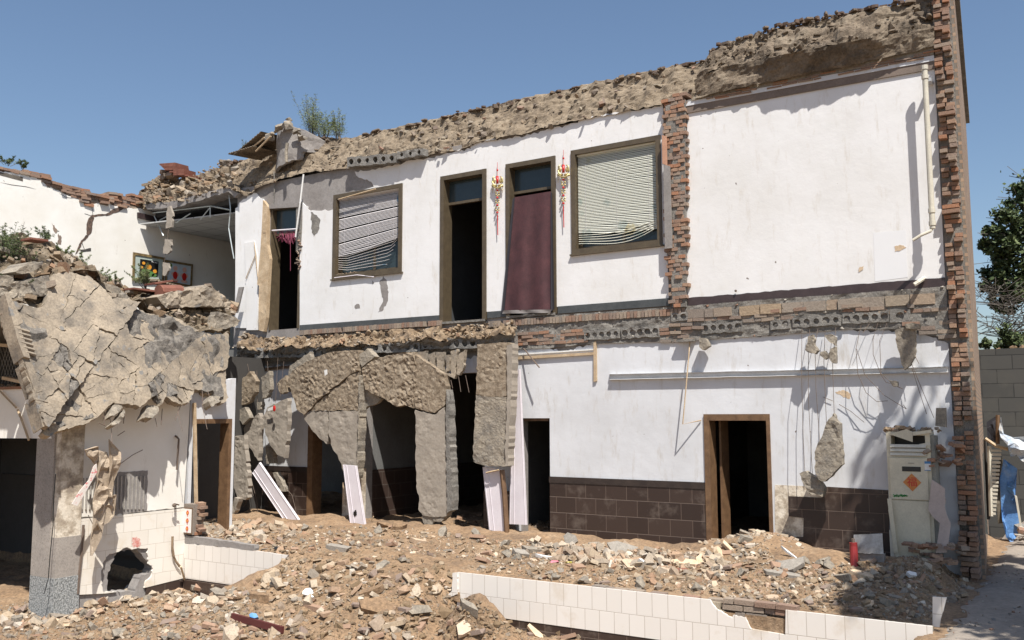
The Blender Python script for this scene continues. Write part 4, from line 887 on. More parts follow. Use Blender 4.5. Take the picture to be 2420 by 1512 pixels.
# moulded edge strips down the left side
for q in (K('c2', -10, 165, 30, 160, 160, 395, 110, 425, 75, 430), K('c2', 75, 432, 130, 425, 235, 690, 170, 680, 110, 540), K('c2', 185, 720, 250, 720, 365, 945, 300, 965), K('c2', 295, 1000, 330, 985, 400, 1235, 385, 1240)):
    plate('edge_strip', [SP(u, v) for u, v in q], -n_*.26, mSlab, Sb, res=.1, amp=.015, seed=2, warp=lambda p: p+n_*(.07+.25*noise.noise(p*.55)))
b = MB()
for q, m_ in ((K('c2', 150, 440, 230, 660), 6), (K('c2', 350, 1010, 440, 1210), 8)):
    a, c = SP(*q[0]), SP(*q[1])
    for i in range(m_):
        p = a.lerp(c, (i+.5)/m_); p = p+n_*(.05+.25*noise.noise(p*.55)); b.tube([p+Vector((0, -.09, .02)), p+Vector((.0, .10, -.02))], .028, 6)
b.build('edge_ribs', mSlab, Sb)
# rusty bars and loose lumps under the slab
b = MB()
for q in (K('c2', 1215, 1100, 1217, 1215), K('c2', 1320, 1180, 1335, 1255), K('c2', 1380, 1100, 1370, 1240), K('c2', 1510, 1110, 1550, 1290), K('c2', 1720, 950, 1728, 1120, 1762, 1275), K('c2', 1765, 940, 1790, 1030), K('c2', 1060, 1120, 1050, 1225), K('c2', 890, 1130, 885, 1240), K('c2', 1540, 1060, 1490, 1200), K('c2', 940, 1200, 955, 1400), K('c2', 840, 1220, 905, 1250), K('c2', 870, 1170, 940, 1190)):
    MB().tube([SP(u, v, -.1) for u, v in q], .006, 4).build('reinforcing_bar', mRust, Sb)
lump = [(K('c2', 1210, 1180, 1260, 1060, 1345, 1075, 1340, 1130, 1290, 1185, 1240, 1170), 'rounded concrete lump dangling below the middle of the cracked slab'), (K('c2', 1765, 1040, 1790, 990, 1870, 990, 1865, 1040, 1800, 1085), 'small concrete lump dangling on wires above the side door'),
        (K('c2', 925, 1170, 960, 1070, 1010, 1050, 1050, 1090, 980, 1150), 'dark concrete wedge tucked under the cracked slab above the cloth'), (K('c2', 940, 1235, 1000, 1180, 1060, 1100, 1070, 1130, 1010, 1225, 970, 1245), 'long concrete splinter hanging below the cracked slab')]
for q, lb in lump: plate('concrete_lump', [SP(u, v, .0) for u, v in rag(q, 1.5, 6, 7)], -n_*.16, mCon, None, res=.06, amp=.07, nsc=7, label=lb, cat='concrete lump', group='lumps dangling from the cracked slab')
# ---- heap on the wing roof behind the slab
n2 = Vector((1, 0, .3)).normalized()
def HP(u, v, x): return onX(u, v, x)
A = [SP(u, v, -.12) for u, v in K('c2', -30, 175, 60, 190, 200, 215, 330, 235, 430, 60, 480, -60, 700, -80, 830, 0, 900, 70, 980, 160, 1130, 190, 1290, 290, 1480, 300, 1740, 440, 1960, 450)]
Bq = [HP(u, v, XW-1.6) for u, v in K('c1', -40, 1000, 60, 940, 130, 915, 300, 940, 450, 975, 480, 1060, 620, 1080, 730, 1190, 900, 1290, 1060, 1370, 1350, 1390, 1620, 1390, 1760, 1350, 1900, 1420, 1985, 1500)]
mHeapD = M('weedy_soil', [(.09, .07, .045), (.17, .13, .085), (.26, .21, .15)], 2.5, 1, .06, 12, fine=.45)
tag(rough('roof_rubble', A, Bq, .06, .16, mHeapD, None, 2.6, 33, .6, .8), 'weedy heap of soil and rubble on the wing roof behind the cracked slab', 'rubble', kind='stuff')
tag(heap('roof_rubble', on_patch(A, Bq, 420, 41, .03, .2, ('slab', 'slab', 'shard', 'chunk'), -.05), mRub, None, .3, 5), 'broken slabs and tile pieces scattered over the wing roof heap', 'rubble', kind='stuff')
big = [(K('c1', 0, 1260, 110, 1265, 125, 1330, 60, 1360, 0, 1350), 'grey concrete block at the far left edge of the roof heap'), (K('c1', 130, 1230, 240, 1150, 360, 1145, 355, 1180, 250, 1240, 180, 1250), 'flat concrete flake under the bush on the left roof heap'), (K('c1', 0, 1330, 180, 1310, 420, 1260, 430, 1370, 370, 1440, 160, 1460, 0, 1440), 'wide layered concrete ledge above the top left of the cracked slab'),
       (K('c2', 1330, 150, 1480, 100, 1620, 90, 1745, 45, 1900, 130, 1970, 200, 1960, 240, 1700, 230, 1500, 240, 1400, 245), 'flat slab with sandy top jutting out beside the left door post'), (K('c2', 1835, 275, 1920, 290, 2050, 350, 2000, 400, 1780, 450, 1800, 400), 'pale triangular slab fragment at the right corner of the cracked slab'), (K('c2', 870, 20, 1000, 60, 1100, 160, 1000, 150, 900, 90), 'dark broken flake on the crest of the cracked slab')]
for i, (q, lb) in enumerate(big):
    plate('slab_fragment', [onX(u, v, XW-.35-.15*(i in (3,))) for u, v in rag(q, 1.5, 7, i)], (-.7, 0, 0) if i != 4 else (-.15, 0, 0), mCon if i not in (3,) else mSlab, None, res=.045, amp=.05, nsc=7, seed=i, label=lb, cat='slab fragment', group='fragments on the wing roof')
b = MB(); a = onX(375, 690, XW-.7); c = onX(425, 690, XW-.7); b.tube([a, c], .13, 12); tag(b.build('clay_pipe', mRedTile), 'short red clay pipe lying below the framed pictures', 'pipe')
for j, (a, c, lb) in enumerate((((300, 683), (400, 694), 'longest thin red roof board lying behind the cracked slab'), ((58, 566), (105, 570), 'dark red roof board on top of the left bush heap'), ((350, 672), (400, 664), 'short broken roof board beside the clay pipe'))):
    a = onX(*a, XW-1.0); c = onX(*c, XW-.9); MB().box((a+c)/2, (.3, (c-a).length, .03), Matrix.Rotation(math.atan2((c-a).z, (c-a).y), 3, 'X')).build('roof_board', mRedTile, None, label=lb, cat='board', group='red boards on the wing roof')
V = []; a = onX(368, 663, XW-1.0); c = onX(445, 682, XW-1.1)
for i in range(25): p = a.lerp(c, i/24)+Vector((0, 0, .025*(i % 2))); V += [p, p+Vector((-.5, 0, .05)), p-Vector((0, 0, .015)), p+Vector((-.5, 0, .035))]
obj('corrugated_sheet', V, [(4*i, 4*i+4, 4*i+5, 4*i+1) for i in range(24)]+[(4*i+2, 4*i+6, 4*i+4, 4*i) for i in range(24)]+[(4*i+3, 4*i+7, 4*i+6, 4*i+2) for i in range(24)], mMudD, None, label='small wavy roofing sheet just under the picture of two babies', cat='roofing sheet')
# ================================================================== HANGING SLABS (centre)
def hs(name, px, y, th, mat, label, seed=0, amp=.03, nsc=4, res=.038, rg=1.5, warp=None, group=None, cat='hanging slab', parent=None):
    return plate(name, [onY(u, v, y) for u, v in rag(px, rg, 8, seed)], (0, th, 0), mat, parent, res=res, amp=amp*(.4 if mat is mRough else .32), nsc=nsc*(2.6 if mat is mRough else 1.9), seed=seed, warp=warp, **({} if parent else dict(label=label, cat=cat, group=group)))
G1 = 'slabs folded down from the upper floor'
T1 = thing('hanging_slab', 'big two part slab with a diagonal crack hanging left of the wide opening', 'hanging slab', onY(760, 1137, -.6), G1)
def part(T, name, px, y, th, mat, **k): return hs(name, px, y, th, mat, None, parent=T, **k)
part(T1, 'upper_plate', K('c4', 505, 640, 545, 560, 640, 500, 760, 440, 880, 400, 1100, 385, 1110, 560, 1030, 590, 930, 680, 855, 720, 850, 750, 790, 780, 740, 830, 690, 890, 640, 935, 580, 880, 560, 830, 530, 740), -.62, .16, mRough, seed=1, amp=.07, nsc=5)
part(T1, 'middle_plate', K('c4', 1100, 575, 1115, 560, 1112, 900, 960, 895, 850, 905, 700, 900, 745, 840, 800, 790, 862, 757, 862, 730, 940, 690, 1035, 600), -.60, .16, mRough, seed=2, amp=.06, nsc=5)
part(T1, 'lower_plate', K('c4', 852, 908, 1112, 903, 1105, 1010, 1085, 1350, 1065, 1495, 1030, 1500, 975, 1410, 930, 1290, 915, 1265, 870, 1190, 848, 1060), -.60, .15, mBeige, seed=3, amp=.025)
part(T1, 'left_tongue', K('c4', 640, 935, 700, 902, 845, 908, 845, 1060, 832, 1185, 790, 1150, 720, 1080, 680, 1020, 640, 960), -.585, .13, mBeige, seed=4, amp=.025)
part(T1, 'upper_lump', K('c4', 1115, 420, 1180, 370, 1240, 440, 1130, 530, 1117, 500), -.60, .15, mCon, seed=5, amp=.05)
p = part(T1, 'right_edge', K('c4', 1108, 600, 1125, 605, 1112, 1000, 1098, 1350, 1078, 1480, 1066, 1480, 1088, 1300, 1103, 980), -.66, .2, mCon, seed=6, amp=.02)
T2 = thing('hanging_slab', 'slab with a rough earthy top and a long straight tongue reaching the rubble in front of the wide opening', 'hanging slab', onY(1025, 1245, -.55), G1)
part(T2, 'upper_plate', K('c4', 1135, 540, 1240, 460, 1400, 420, 1570, 400, 1600, 560, 1590, 700, 1575, 770, 1570, 880, 1500, 850, 1430, 870, 1380, 830, 1300, 790, 1240, 760, 1160, 720, 1140, 640), -.60, .16, mRough, seed=11, amp=.09, nsc=6)
part(T2, 'left_flake', K('c4', 1122, 640, 1150, 700, 1250, 765, 1305, 800, 1260, 840, 1190, 860, 1160, 885, 1118, 880), -.50, .08, mCon, seed=12, amp=.03)
part(T2, 'upper_right_plate', K('c4', 1585, 420, 1660, 480, 1760, 540, 1835, 590, 1845, 690, 1850, 800, 1830, 860, 1750, 920, 1690, 910, 1590, 880, 1580, 780, 1598, 600), -.585, .16, mRough, seed=13, amp=.05, nsc=5)
part(T2, 'tongue', K('c4', 1585, 895, 1700, 925, 1755, 935, 1835, 870, 1850, 1500)+K('c5', 1855, 0, 1860, 420, 1850, 460, 1740, 465, 1650, 455, 1615, 400, 1622, 310, 1600, 230, 1592, 0), -.60, .15, mBeige, seed=14, amp=.025)
part(T2, 'broken_end', K('c5', 1645, 460, 1845, 462, 1810, 505, 1740, 510, 1720, 560, 1690, 565, 1665, 530), -.58, .12, mCon, seed=15, amp=.06)
part(T2, 'side_face', K('c4', 1850, 720, 1868, 820, 1885, 1300)+K('c5', 1888, 0, 1900, 300, 1895, 410, 1860, 430, 1852, 0)+K('c4', 1848, 1200), -.63, .2, mMort, seed=16, amp=.015)
T3 = thing('hanging_slab', 'straight rectangular slab hanging above the leaning white panels, its top half earthy and its lower half grey', 'hanging slab', onY(1162, 1100, -.55), G1)
part(T3, 'upper_half', K('c4', 2112, 335, 2376, 320, 2400, 330, 2385, 770, 2300, 785, 2200, 780, 2105, 765), -.62, .16, mRough, seed=21, amp=.03, nsc=7)
part(T3, 'lower_half', K('c4', 2103, 768, 2200, 784, 2300, 788, 2385, 775, 2372, 1100, 2362, 1375, 2220, 1375, 2140, 1355, 2078, 1335, 2085, 1100), -.62, .16, mCon, seed=22, amp=.05, nsc=4)
part(T3, 'edge_face', K('c6', 205, 345, 250, 330, 245, 700, 228, 1000, 215, 1370, 188, 1375, 200, 1000, 210, 700), -.655, .2, mBeige, seed=23, amp=.012)
T4 = thing('hanging_ribs', 'row of ribbed slab webs dangling from the floor edge right of the earthy slab', 'hanging slab', onY(950, 910, -.5), G1)
for i, q in enumerate((K('c4', 1840, 430, 1880, 425, 1872, 560, 1850, 580), K('c4', 1885, 400, 1945, 375, 1930, 560, 1925, 625, 1890, 600), K('c4', 1960, 420, 2012, 380, 1995, 540, 1960, 600, 1935, 590), K('c4', 1700, 420, 1760, 400, 1755, 510, 1715, 525), K('c4', 1765, 400, 1830, 400, 1825, 560, 1770, 540), K('c4', 1610, 400, 1680, 390, 1690, 480, 1620, 480), K('c4', 1835, 570, 1930, 600, 1920, 630, 1840, 590))):
    part(T4, 'web', q, -.50+.03*(i % 2), .07, mSlab, seed=30+i, amp=.02)
# loose strips left of the big slab
frag = [(K('c4', 75, 760, 110, 640, 185, 565, 235, 650, 225, 740, 170, 830, 110, 855), 'ragged upper concrete fragment hanging next to the cracked slab', -.75), (K('c4', 275, 620, 345, 562, 352, 720, 320, 790, 285, 800), 'narrow ragged strip hanging second from the left', -.7),
        (K('c4', 125, 1050, 255, 920, 268, 1000, 252, 1325, 195, 1230, 140, 1160), 'long tapering concrete tongue between two wires', -.7), (K('c4', 285, 960, 330, 870, 500, 795, 502, 1020, 475, 1305, 410, 1275, 350, 1180, 310, 1080), 'smooth beige fragment with a red rag caught on its top', -.75),
        (K('c4', 45, 1120, 130, 1110, 165, 1512)+K('c5', 165, 300, 140, 320, 75, 300, 38, 210, 35, 0), 'tall narrow slab piece hanging beside the side door', -.9), (K('c4', 315, 1195, 380, 1210, 385, 1350, 320, 1350), 'small dark square fragment under the smooth beige one', -.6), (K('c4', 410, 670, 480, 600, 500, 740, 440, 760), 'small clod caught on wires above the smooth beige fragment', -.6),
        (K('c5', 0, 420, 30, 300, 90, 310, 60, 410, 20, 490), 'thin broken slat standing in the rubble by the side door', -1.0), (K('c5', 375, 90, 405, 85, 470, 210, 475, 250, 435, 240), 'curled plaster flake hanging over the leaning white board', -.65), (K('c4', 240, 830, 272, 825, 275, 885, 245, 890), 'tiny clod strung on a wire above the tapering tongue', -.65), (K('c4', 520, 520, 690, 400, 700, 470, 640, 500, 545, 560, 505, 650), 'grey flake wedged at the shoulder of the big slab', -.5), (K('c4', 75, 900, 140, 870, 180, 960, 120, 1020, 85, 960), 'crumbly clod between the tall narrow piece and the ragged one', -.8)]
for i, (q, lb, y) in enumerate(frag): hs('slab_fragment', q, y, .11, mBeige if i in (2, 3, 4, 7) else mRough if i in (0, 6) else mCon, lb, seed=50+i, amp=.04, nsc=5, group='fragments hanging left of the big slab', cat='slab fragment')
b = MB()
for q in (K('c4', 75, 640, 90, 1000, 130, 1450), K('c4', 240, 560, 245, 800, 265, 1150), K('c4', 330, 480, 350, 800), K('c4', 420, 450, 400, 800, 380, 1000), K('c4', 150, 450, 200, 700, 190, 900), K('c4', 470, 480, 440, 780), K('c5', 100, 0, 200, 250, 270, 500), K('c5', 160, 320, 100, 430, 90, 490), K('c4', 60, 1100, 120, 1512), K('c4', 1890, 640, 1905, 710), K('c4', 1955, 610, 1975, 740), K('c4', 2015, 600, 2045, 745), K('c5', 190, 130, 240, 330, 260, 500), K('c5', 470, 200, 540, 280, 575, 420)):
    MB().tube([onY(u, v, -.62) for u, v in q], .0055, 4).build('reinforcing_wire', mRust, None, label='thin rusty wire dangling among the fragments round the wide opening', cat='wire', group='wires dangling round the wide opening')
MB().ball(onY(648, 965, -.9), .05, 8, 1.3, .8, .4).build('red_rag', mRed, None, label='tiny bright red rag caught on the smooth beige fragment', cat='rag')
obj('paper_scrap', [onY(u, v, -.86) for u, v in K('c4', 330, 885, 375, 865, 385, 890, 335, 905)]+[onY(u, v, -.84) for u, v in K('c4', 330, 885, 375, 865, 385, 890, 335, 905)], [(0, 1, 2, 3), (7, 6, 5, 4), (0, 4, 5, 1), (1, 5, 6, 2), (2, 6, 7, 3), (3, 7, 4, 0)], mWhite, None, label='white card scrap beside the red rag', cat='scrap')
plY('white_scrap', K('c4', 812, 558, 835, 550, 838, 590, 818, 605), -.80, .01, mWhite, None, label='small white tile stuck on the rough face of the big slab', cat='tile piece')
# leaning panels
def panel(px, y, label, th=.03, ribs=True, name='white_panel', mat=None):
    P = [onY(u, v, y) for u, v in px]; T = thing('leaning_board', label, 'panel', (sum(p.x for p in P)/4, y, min(p.z for p in P)), 'white plastic panels leaning in the openings')
    plate('board', P, (0, th, 0), mat or mPVC, T); w_ = (P[1]-P[0])
    b = MB()
    for t in (.06, .3, .94): b.tube([P[0].lerp(P[1], t)+Vector((0, -.004, 0)), P[3].lerp(P[2], t)+Vector((0, -.004, 0))], .007, 4)
    b.build('rib', mPVC, T); return T
panel(K('c5', 200, 95, 265, 0, 605, 495, 500, 545), -.85, 'pale panel leaning diagonally over the brown tiles at the left')
panel(K('c5', 970, 20, 1085, 30, 1170, 575, 1035, 550), -.72, 'pale panel with a black tear standing under the big slab')
panel(K('c5', 2160, 40, 2312, 62, 2372, 612, 2215, 575), -.50, 'pale panel with a ragged foot under the straight slab')
panel([(1210, 872), (1228, 872), (1244, 1240), (1203, 1238)], -.32, 'tallest pale panel hanging to the right of the straight slab')
plY('tear', rag(K('c5', 1060, 420, 1085, 405, 1090, 440, 1070, 470), 1.5, 3, 2), -.728, .003, mBlack, bpy.data.objects['leaning_board.001'])
MB().tube([onY(u, v, -.53) for u, v in ((1186, 1110), (1192, 1170), (1198, 1268))], .045, 6).build('broken_post', mWood, None, label='brown wooden stick standing between the two right hand pale panels', cat='post')
MB().bb((onY(1144, 1250, -.3).x, -.32, -.2), (onY(1200, 1250, -.3).x, -.05, onY(1144, 1160, -.3).z)).build('tiled_stub', mDado, None, label='dark tiled wall stub behind the ragged pale panel', cat='wall stub')
b = MB(); b.tube([onY(u, v, -.6) for u, v in K('c5', 2190, 90, 2300, 65)], .015, 4); b.build('twig', mLath, None, label='short splinter stuck across the ragged pale panel', cat='splinter')
b = MB(); b.tube([onY(u, v, -1.1) for u, v in K('c5', 1130, 580, 1370, 695)], .016, 5); b.build('white_rod', mWhite, None, label='slim white plastic rod lying on the rubble below the torn panel', cat='rod')
for q, lb in ((K('c5', 1185, 560, 1232, 460), 'upright thin lath in the rubble beside the torn panel'), (K('c5', 975, 170, 972, 350), 'short wooden splinter fixed behind the torn panel')):
    MB().tube([onY(u, v, -.5) for u, v in q], .014, 4).build('lath', mLath, None, label=lb, cat='lath')
CV.update({'e': (2070, 990, .2381), 'f': (2268, 930, .2581), 'g': (1140, 360, .1587)})
# ================================================================== PLATFORM EDGE (tiled plinths)
PL = thing('tiled_plinth', 'left run of the white tiled platform wall, its right end buried by dirt', 'low wall', onY(433, 1400, YP), 'white tiled platform walls')
q = [(433, 1284)]+rag([(433, 1284), (560, 1297), (680, 1311), (670, 1332), (650, 1352), (628, 1372), (604, 1400)], 1.2, 9, 3, False)[1:]+[(604, 1500), (433, 1500)]
P = [onY(u, v, YP) for u, v in q]; zb = -.63; P[-1].z = zb; P[-2].z = zb
plate('tiles', P, (0, .03, 0), mTB, PL)
MB().bb((XW+.0, YP+.03, -1.3), (onY(665, 1300, YP).x, YP+.25, -.10)).build('masonry', mMort, PL)
MB().bb((XW+.014, YP+.008, -1.3), (onY(650, 1300, YP).x, YP+.03, zb-.002)).build('plinth_band', mDado, PL)
plY('render', rag([(433, 1264), (475, 1270), (600, 1288), (600, 1301), (433, 1283)], 1, 9, 3), YP+.01, .1, mCem, PL)
PR = thing('tiled_plinth', 'right run of the white tiled platform wall with a broken notch showing render and brick', 'low wall', onY(1600, 1500, YP), 'white tiled platform walls')
q = [(1080, 1352), (1677, 1417)]+rag([(1677, 1417), (1691, 1438), (1730, 1461), (1732, 1453), (1761, 1459), (1774, 1486)], 1.2, 6, 5, False)[1:]+[(1855, 1500), (1856, 1441), (2202, 1480)]
P = [onY(u, v, YP) for u, v in q]; zb = -.56
P += [Vector((P[-1].x, YP, zb)), Vector((P[0].x, YP, zb))]
plate('tiles', P, (0, .03, 0), mTB, PR)
MB().bb((onY(1082, 1352, YP).x, YP+.03, -1.3), (onY(2260, 1480, YP).x, YP+.25, -.16)).build('masonry', mDirt, PR)
MB().bb((onY(1082, 1352, YP).x, YP+.008, -1.3), (onY(2240, 1352, YP).x, YP+.03, zb-.002)).build('plinth_band', mDado, PR)
plY('render', rag(K('d', 1082, 1356, 1700, 1424, 1700, 1440, 1770, 1470, 1862, 1480, 1862, 1446, 2202, 1484, 2202, 1560, 1082, 1480), 1.5, 9, 3, skip=(6,)), YP+.031, .12, M('tan_render', [(.30, .25, .18), (.40, .34, .26)], 5, .95, .01, fine=.3, speck=(.10, .08, .07), spscale=16, spth=.66), PR)
bricks('brick_course', K('d', 1690, 1412, 1860, 1432, 1862, 1452, 1770, 1462, 1720, 1440), 'y', YP+.03, mBrkDk, PR, .24, .066, .12, .02, .02, 4)
bricks('brick_course', K('d', 1400, 1383, 1690, 1414, 1690, 1424, 1400, 1393), 'y', YP+.06, mBrkDk, PR, .2, .05, .12, .02, .3, 5)
plY('end_tiles', K('d', 2203, 1410, 2236, 1412, 2228, 1445, 2222, 1462, 2218, 1490, 2203, 1500), YP+.35, .03, mTB, PR)
plY('return_tiles', rag(K('c5', 1905, 942, 1943, 936, 1943, 1122, 1895, 1140, 1850, 1190, 1800, 1265, 1755, 1380, 1745, 1380, 1800, 1200, 1900, 1090), .8, 6, 3), YP-.03, .028, mTB, PR)
# stub of pillar with paper stickers
ST = thing('pillar_stub', 'short broken brick pillar with a red and white lantern sticker at the platform corner', 'pillar', onY(445, 1264, YP))
x0, x1, z0, z1 = rectpx((434, 1190), (456, 1264), YP-.01)
MB().bb((x0, YP-.01, z0), (x1+.0, YP+.16, z1)).build('masonry', mBrkDk, ST)
bricks('broken_bricks', K('c3', 1530, 385, 1640, 385, 1660, 500, 1650, 640, 1590, 640, 1590, 400), 'y', YP+.05, mBrk, ST, .13, .06, .13, .03, .12, 2, .12)
MB().bb((x0-.004, YP-.016, z0+.01), (x1-.03, YP-.0105, z1-.06)).build('sticker_frame', mWood, ST)
MB().bb((x0+.022, YP-.020, z0+.03), (x1-.045, YP-.0165, z1-.08)).build('sticker', mWhite, ST)
b = MB(); b2 = MB(); xm = (x0+.022+x1-.045)/2; hh = (z1-z0-.11)/3
for i in range(3):
    zc = z0+.03+hh*(i+.5); b.tube([(xm, YP-.0205, zc), (xm, YP-.0235, zc)], .034, 14); b.bb((xm-.008, YP-.0228, zc-.06), (xm+.008, YP-.0205, zc-.02)); b.bb((xm-.018, YP-.0226, zc+.028), (xm+.018, YP-.0205, zc+.04))
    b2.bb((xm-.013, YP-.0265, zc-.016), (xm+.013, YP-.0238, zc+.016))
b.build('red_lanterns', plain('sticker_red', (.62, .08, .03), .5), ST); b2.build('gold_squares', plain('sticker_gold', (.75, .42, .08), .5), ST)
# ================================================================== WALL HANGINGS, CURTAIN, PIPES
# curtain in the second door
Cu = thing('door_curtain', 'dusty maroon velvet curtain hanging in the second upper doorway', 'curtain', onY(1246, 738, -.08))
def cloth(name, tl, tr, br, bl, mat, parent, y, folds, amp, n=36, m_=30, hem=0):
    V = []; f = []
    for j in range(m_+1):
        t = j/m_
        for i in range(n+1):
            s_ = i/n; u = (tl[0]+(tr[0]-tl[0])*s_)*(1-t)+(bl[0]+(br[0]-bl[0])*s_)*t; v = (tl[1]+(tr[1]-tl[1])*s_)*(1-t)+(bl[1]+(br[1]-bl[1])*s_)*t
            a = amp*(.35+.65*t); yy = y+a*math.sin(s_*folds*6.28+.6*math.sin(t*3))+.4*a*noise.noise(Vector((s_*6, t*5, 3)))
            v += hem*math.sin(s_*9)*(j == m_); V.append(onY(u, v, yy))
    N = len(V); V += [p+Vector((0, .006, 0)) for p in V]
    for j in range(m_):
        for i in range(n):
            k = j*(n+1)+i; f.append((k, k+n+1, k+n+2, k+1)); f.append((N+k, N+k+1, N+k+n+2, N+k+n+1))
    return obj(name, V, f, mat, parent, smooth=True)
cloth('cloth', (1216, 466), (1301, 452), (1302, 733), (1190, 735), mVel, Cu, -.075, 2.2, .022, hem=1.5)
cloth('quilted_hem', (1211, 470), (1216, 466), (1191, 737), (1184, 739), mVelD, Cu, -.08, .5, .01, 4, 30)
cloth('quilted_hem', (1301, 454), (1304, 456), (1309, 730), (1301, 736), mVelD, Cu, -.08, .5, .01, 4, 30)
cloth('bottom_hem', (1190, 733), (1303, 731), (1301, 739), (1186, 741), plain('hem_binding', (.22, .2, .19), .8), Cu, -.088, 2.2, .022, 30, 2)
Cn = thing('net_curtain', 'torn purple net bunched on a rail in the left broken doorway', 'curtain', onY(672, 560, .0))
MB().tube([onY(643, 545, -.01), onY(702, 541, -.01)], .018, 6).build('rail', mPVC, Cn)
b = MB(); r = random.Random(3)
for i in range(46):
    u = r.uniform(650, 700); L = 26*(1-((u-680)/30)**2)+r.uniform(0, 6); b.tube([onY(u, 546, .01), onY(u+r.uniform(-6, 6), 546+L*.6, .0), onY(u+r.uniform(-8, 8), 546+L, .02)], .006, 3)
b.tube([onY(686, 560, .0), onY(686, 640, .01)], .006, 3); b.build('net', plain('purple_net', (.22, .04, .08), .8), Cn)
def ornament(u, v, s, dx=0):
    P = lambda x, y, d=.05: onY(u+x*s, v+y*s, -.02-d)
    k = 1; T = thing('hanging_ornament', 'gold and red ornament with a long red tassel, '+('left of the curtained doorway' if not dx else 'beside the big window'), 'ornament', P(0, 160), 'gold tasselled ornaments')
    b = MB(); b.tube([P(0, -20, .02), P(0, 20, .03)], .004, 5); b.ball(P(0, 0, .03), .022, 8, 1, 1, .4); b.build('cord', mRed, T)
    b = MB(); r = random.Random(4)
    for sx in (-1, 1):
        b.tube([P(sx*2, 40), P(sx*9, 38), P(sx*13, 30), P(sx*12, 20, .06), P(sx*7, 16, .05)], .020, 7, .012)
        b.ball(P(sx*8, 27, .05), .042, 8, 1.2, .8, .35); b.ball(P(sx*13, 40, .04), .022, 6, 1.2, 1, .5); b.tube([P(sx*13, 42, .03), P(sx*13, 58, .02)], .004, 4); b.ball(P(sx*13, 50, .03), .012, 6)
    b.tube([P(-13, 38), P(-6, 44, .06), P(0, 45, .07), P(6, 44, .06), P(13, 38)], .018, 7)
    for y_ in (60, 79, 98):
        for q_ in range(4): a = q_*1.57+.78; b.box(P(math.cos(a)*5, y_+math.sin(a)*4, .05), (.032, .015, .022), Matrix.Rotation(a, 3, 'Y'))
    for y_ in (49, 69, 88, 107): b.ball(P(0, y_-4, .05), .014, 8)
    b.build('gold_work', mGold, T, smooth=True)
    b = MB(); b.tube([P(0, 16, .075), P(0, 34, .085)], .025, 7)
    for y_ in (51, 70, 89, 108): b.ball(P(0, y_, .05), .024, 10, .85)
    b.build('red_beads', mRed, T, smooth=True)
    b = MB(); b.tube([P(0, 112, .04), P(0, 120, .04), P(1, 165, .03)], .010, 6, .008); b.build('tassel', mRed, T)
ornament(1175, 402, .93); ornament(1331, 374, .99, 1)
# waste pipe on the right wall
Pp = thing('waste_pipe', 'cream waste pipe standing off the big white wall with a bent outlet at its foot', 'pipe', onY(2200, 560, -.2))
MB().tube([onY(2184, 162, -.22), onY(2203, 540, -.22)], .038, 12).build('pipe', mPipe, Pp)
b = MB()
for v in (160, 182, 498, 528):
    t = (v-162)/378; c = onY(2184+19*t, v, -.22); b.tube([c-Vector((0, 0, .03)), c+Vector((0, 0, .03))], .047, 12)
b.build('collars', mPipe, Pp)
MB().tube([onY(2203, 538, -.22), onY(2198, 546, -.24), onY(2175, 556, -.28), onY(2156, 568, -.30)], .022, 9).build('outlet', mPipe, Pp)
MB().bb((onY(2190, 195, -.2).x, -.2, onY(2190, 198, -.1).z), (onY(2200, 195, -.2).x, 0, onY(2190, 190, -.1).z)).build('bracket', mSteel, Pp)
b = MB(); b.tube([onY(*K('b7', 1690, 712)[0], -.18), onY(*K('b7', 1715, 695)[0], -.16), onY(*K('b7', 1748, 672)[0], -.08), onY(*K('b7', 1750, 668)[0], 0)], .03, 8)
tag(b.build('pipe_stub', mPipe), 'short cream pipe stub poking out at the brown skirting of the big white wall', 'pipe')
MB().tube([onY(1624, 262, -.012), onY(1618, 420, -.012), onY(1619, 700, -.012)], .007, 5).build('cable', mBlack, None, label='thin dark cable running down beside the brick stub on the upper floor', cat='cable')
for (u, v) in ((1742, 690), (1737, 683)): pass
MB().ball(onY(1738, 687, -.04), .022, 7).build('bolt', mRust, None, label='rusty bolt head above the brown skirting of the big white wall', cat='bolt')
# timber strips and stubs round the broken cross wall
def boardY(px, y, th, mat, label, name='board', cat='board', **k): return plY(name, px, y, th, mat, None, label=label, cat=cat, **k)
boardY(K('b5', 1712, 60, 1744, 68, 1748, 285, 1716, 272), -.16, .03, M('pinkish_board', [(.42, .22, .14), (.52, .30, .20)], 5, fine=.15), 'pinkish red board hanging at the top of the brick stub')
boardY(K('b5', 1722, 280, 1768, 290, 1785, 900, 1735, 905), -.17, .04, mCem, 'weathered grey plank standing against the brick stub')
boardY(K('b4', 240, 690, 272, 735, 268, 1000, 285, 1100, 262, 1512, 245, 1610, 208, 1600, 215, 1290, 200, 1280, 222, 1040, 232, 900), -.10, .09, mLath, 'splintered pale timber post at the left of the broken doorway', 'timber_post', 'post', res=.06, amp=.012, nsc=6)
boardY(K('b4', 280, 722, 485, 708, 482, 738, 285, 750), -.05, .06, mCem, 'grey cement lintel strip over the broken doorway')
boardY(K('b4', 473, 720, 512, 700, 510, 880, 500, 1040, 470, 1045), -.03, .06, mMort, 'ragged dark board at the right jamb of the broken doorway')
boardY(K('b4', 108, 992, 180, 978, 200, 1085, 205, 1300, 205, 1600, 125, 1600, 120, 1200), -.025, .02, mWU, 'thin white board leaning on the wall left of the broken doorway')
boardY(K('b4', 70, 1300, 100, 1298, 58, 1480, 32, 1480), -.25, .04, mCem, 'dark grey plank leaning at the left edge of the upper wall')
MB().tube([onY(717, 412, -.18), onY(709, 480, -.2), onY(698, 560, -.16)], .018, 6).build('white_conduit', mWhite, None, label='bent white conduit hanging across the right of the broken doorway', cat='conduit')
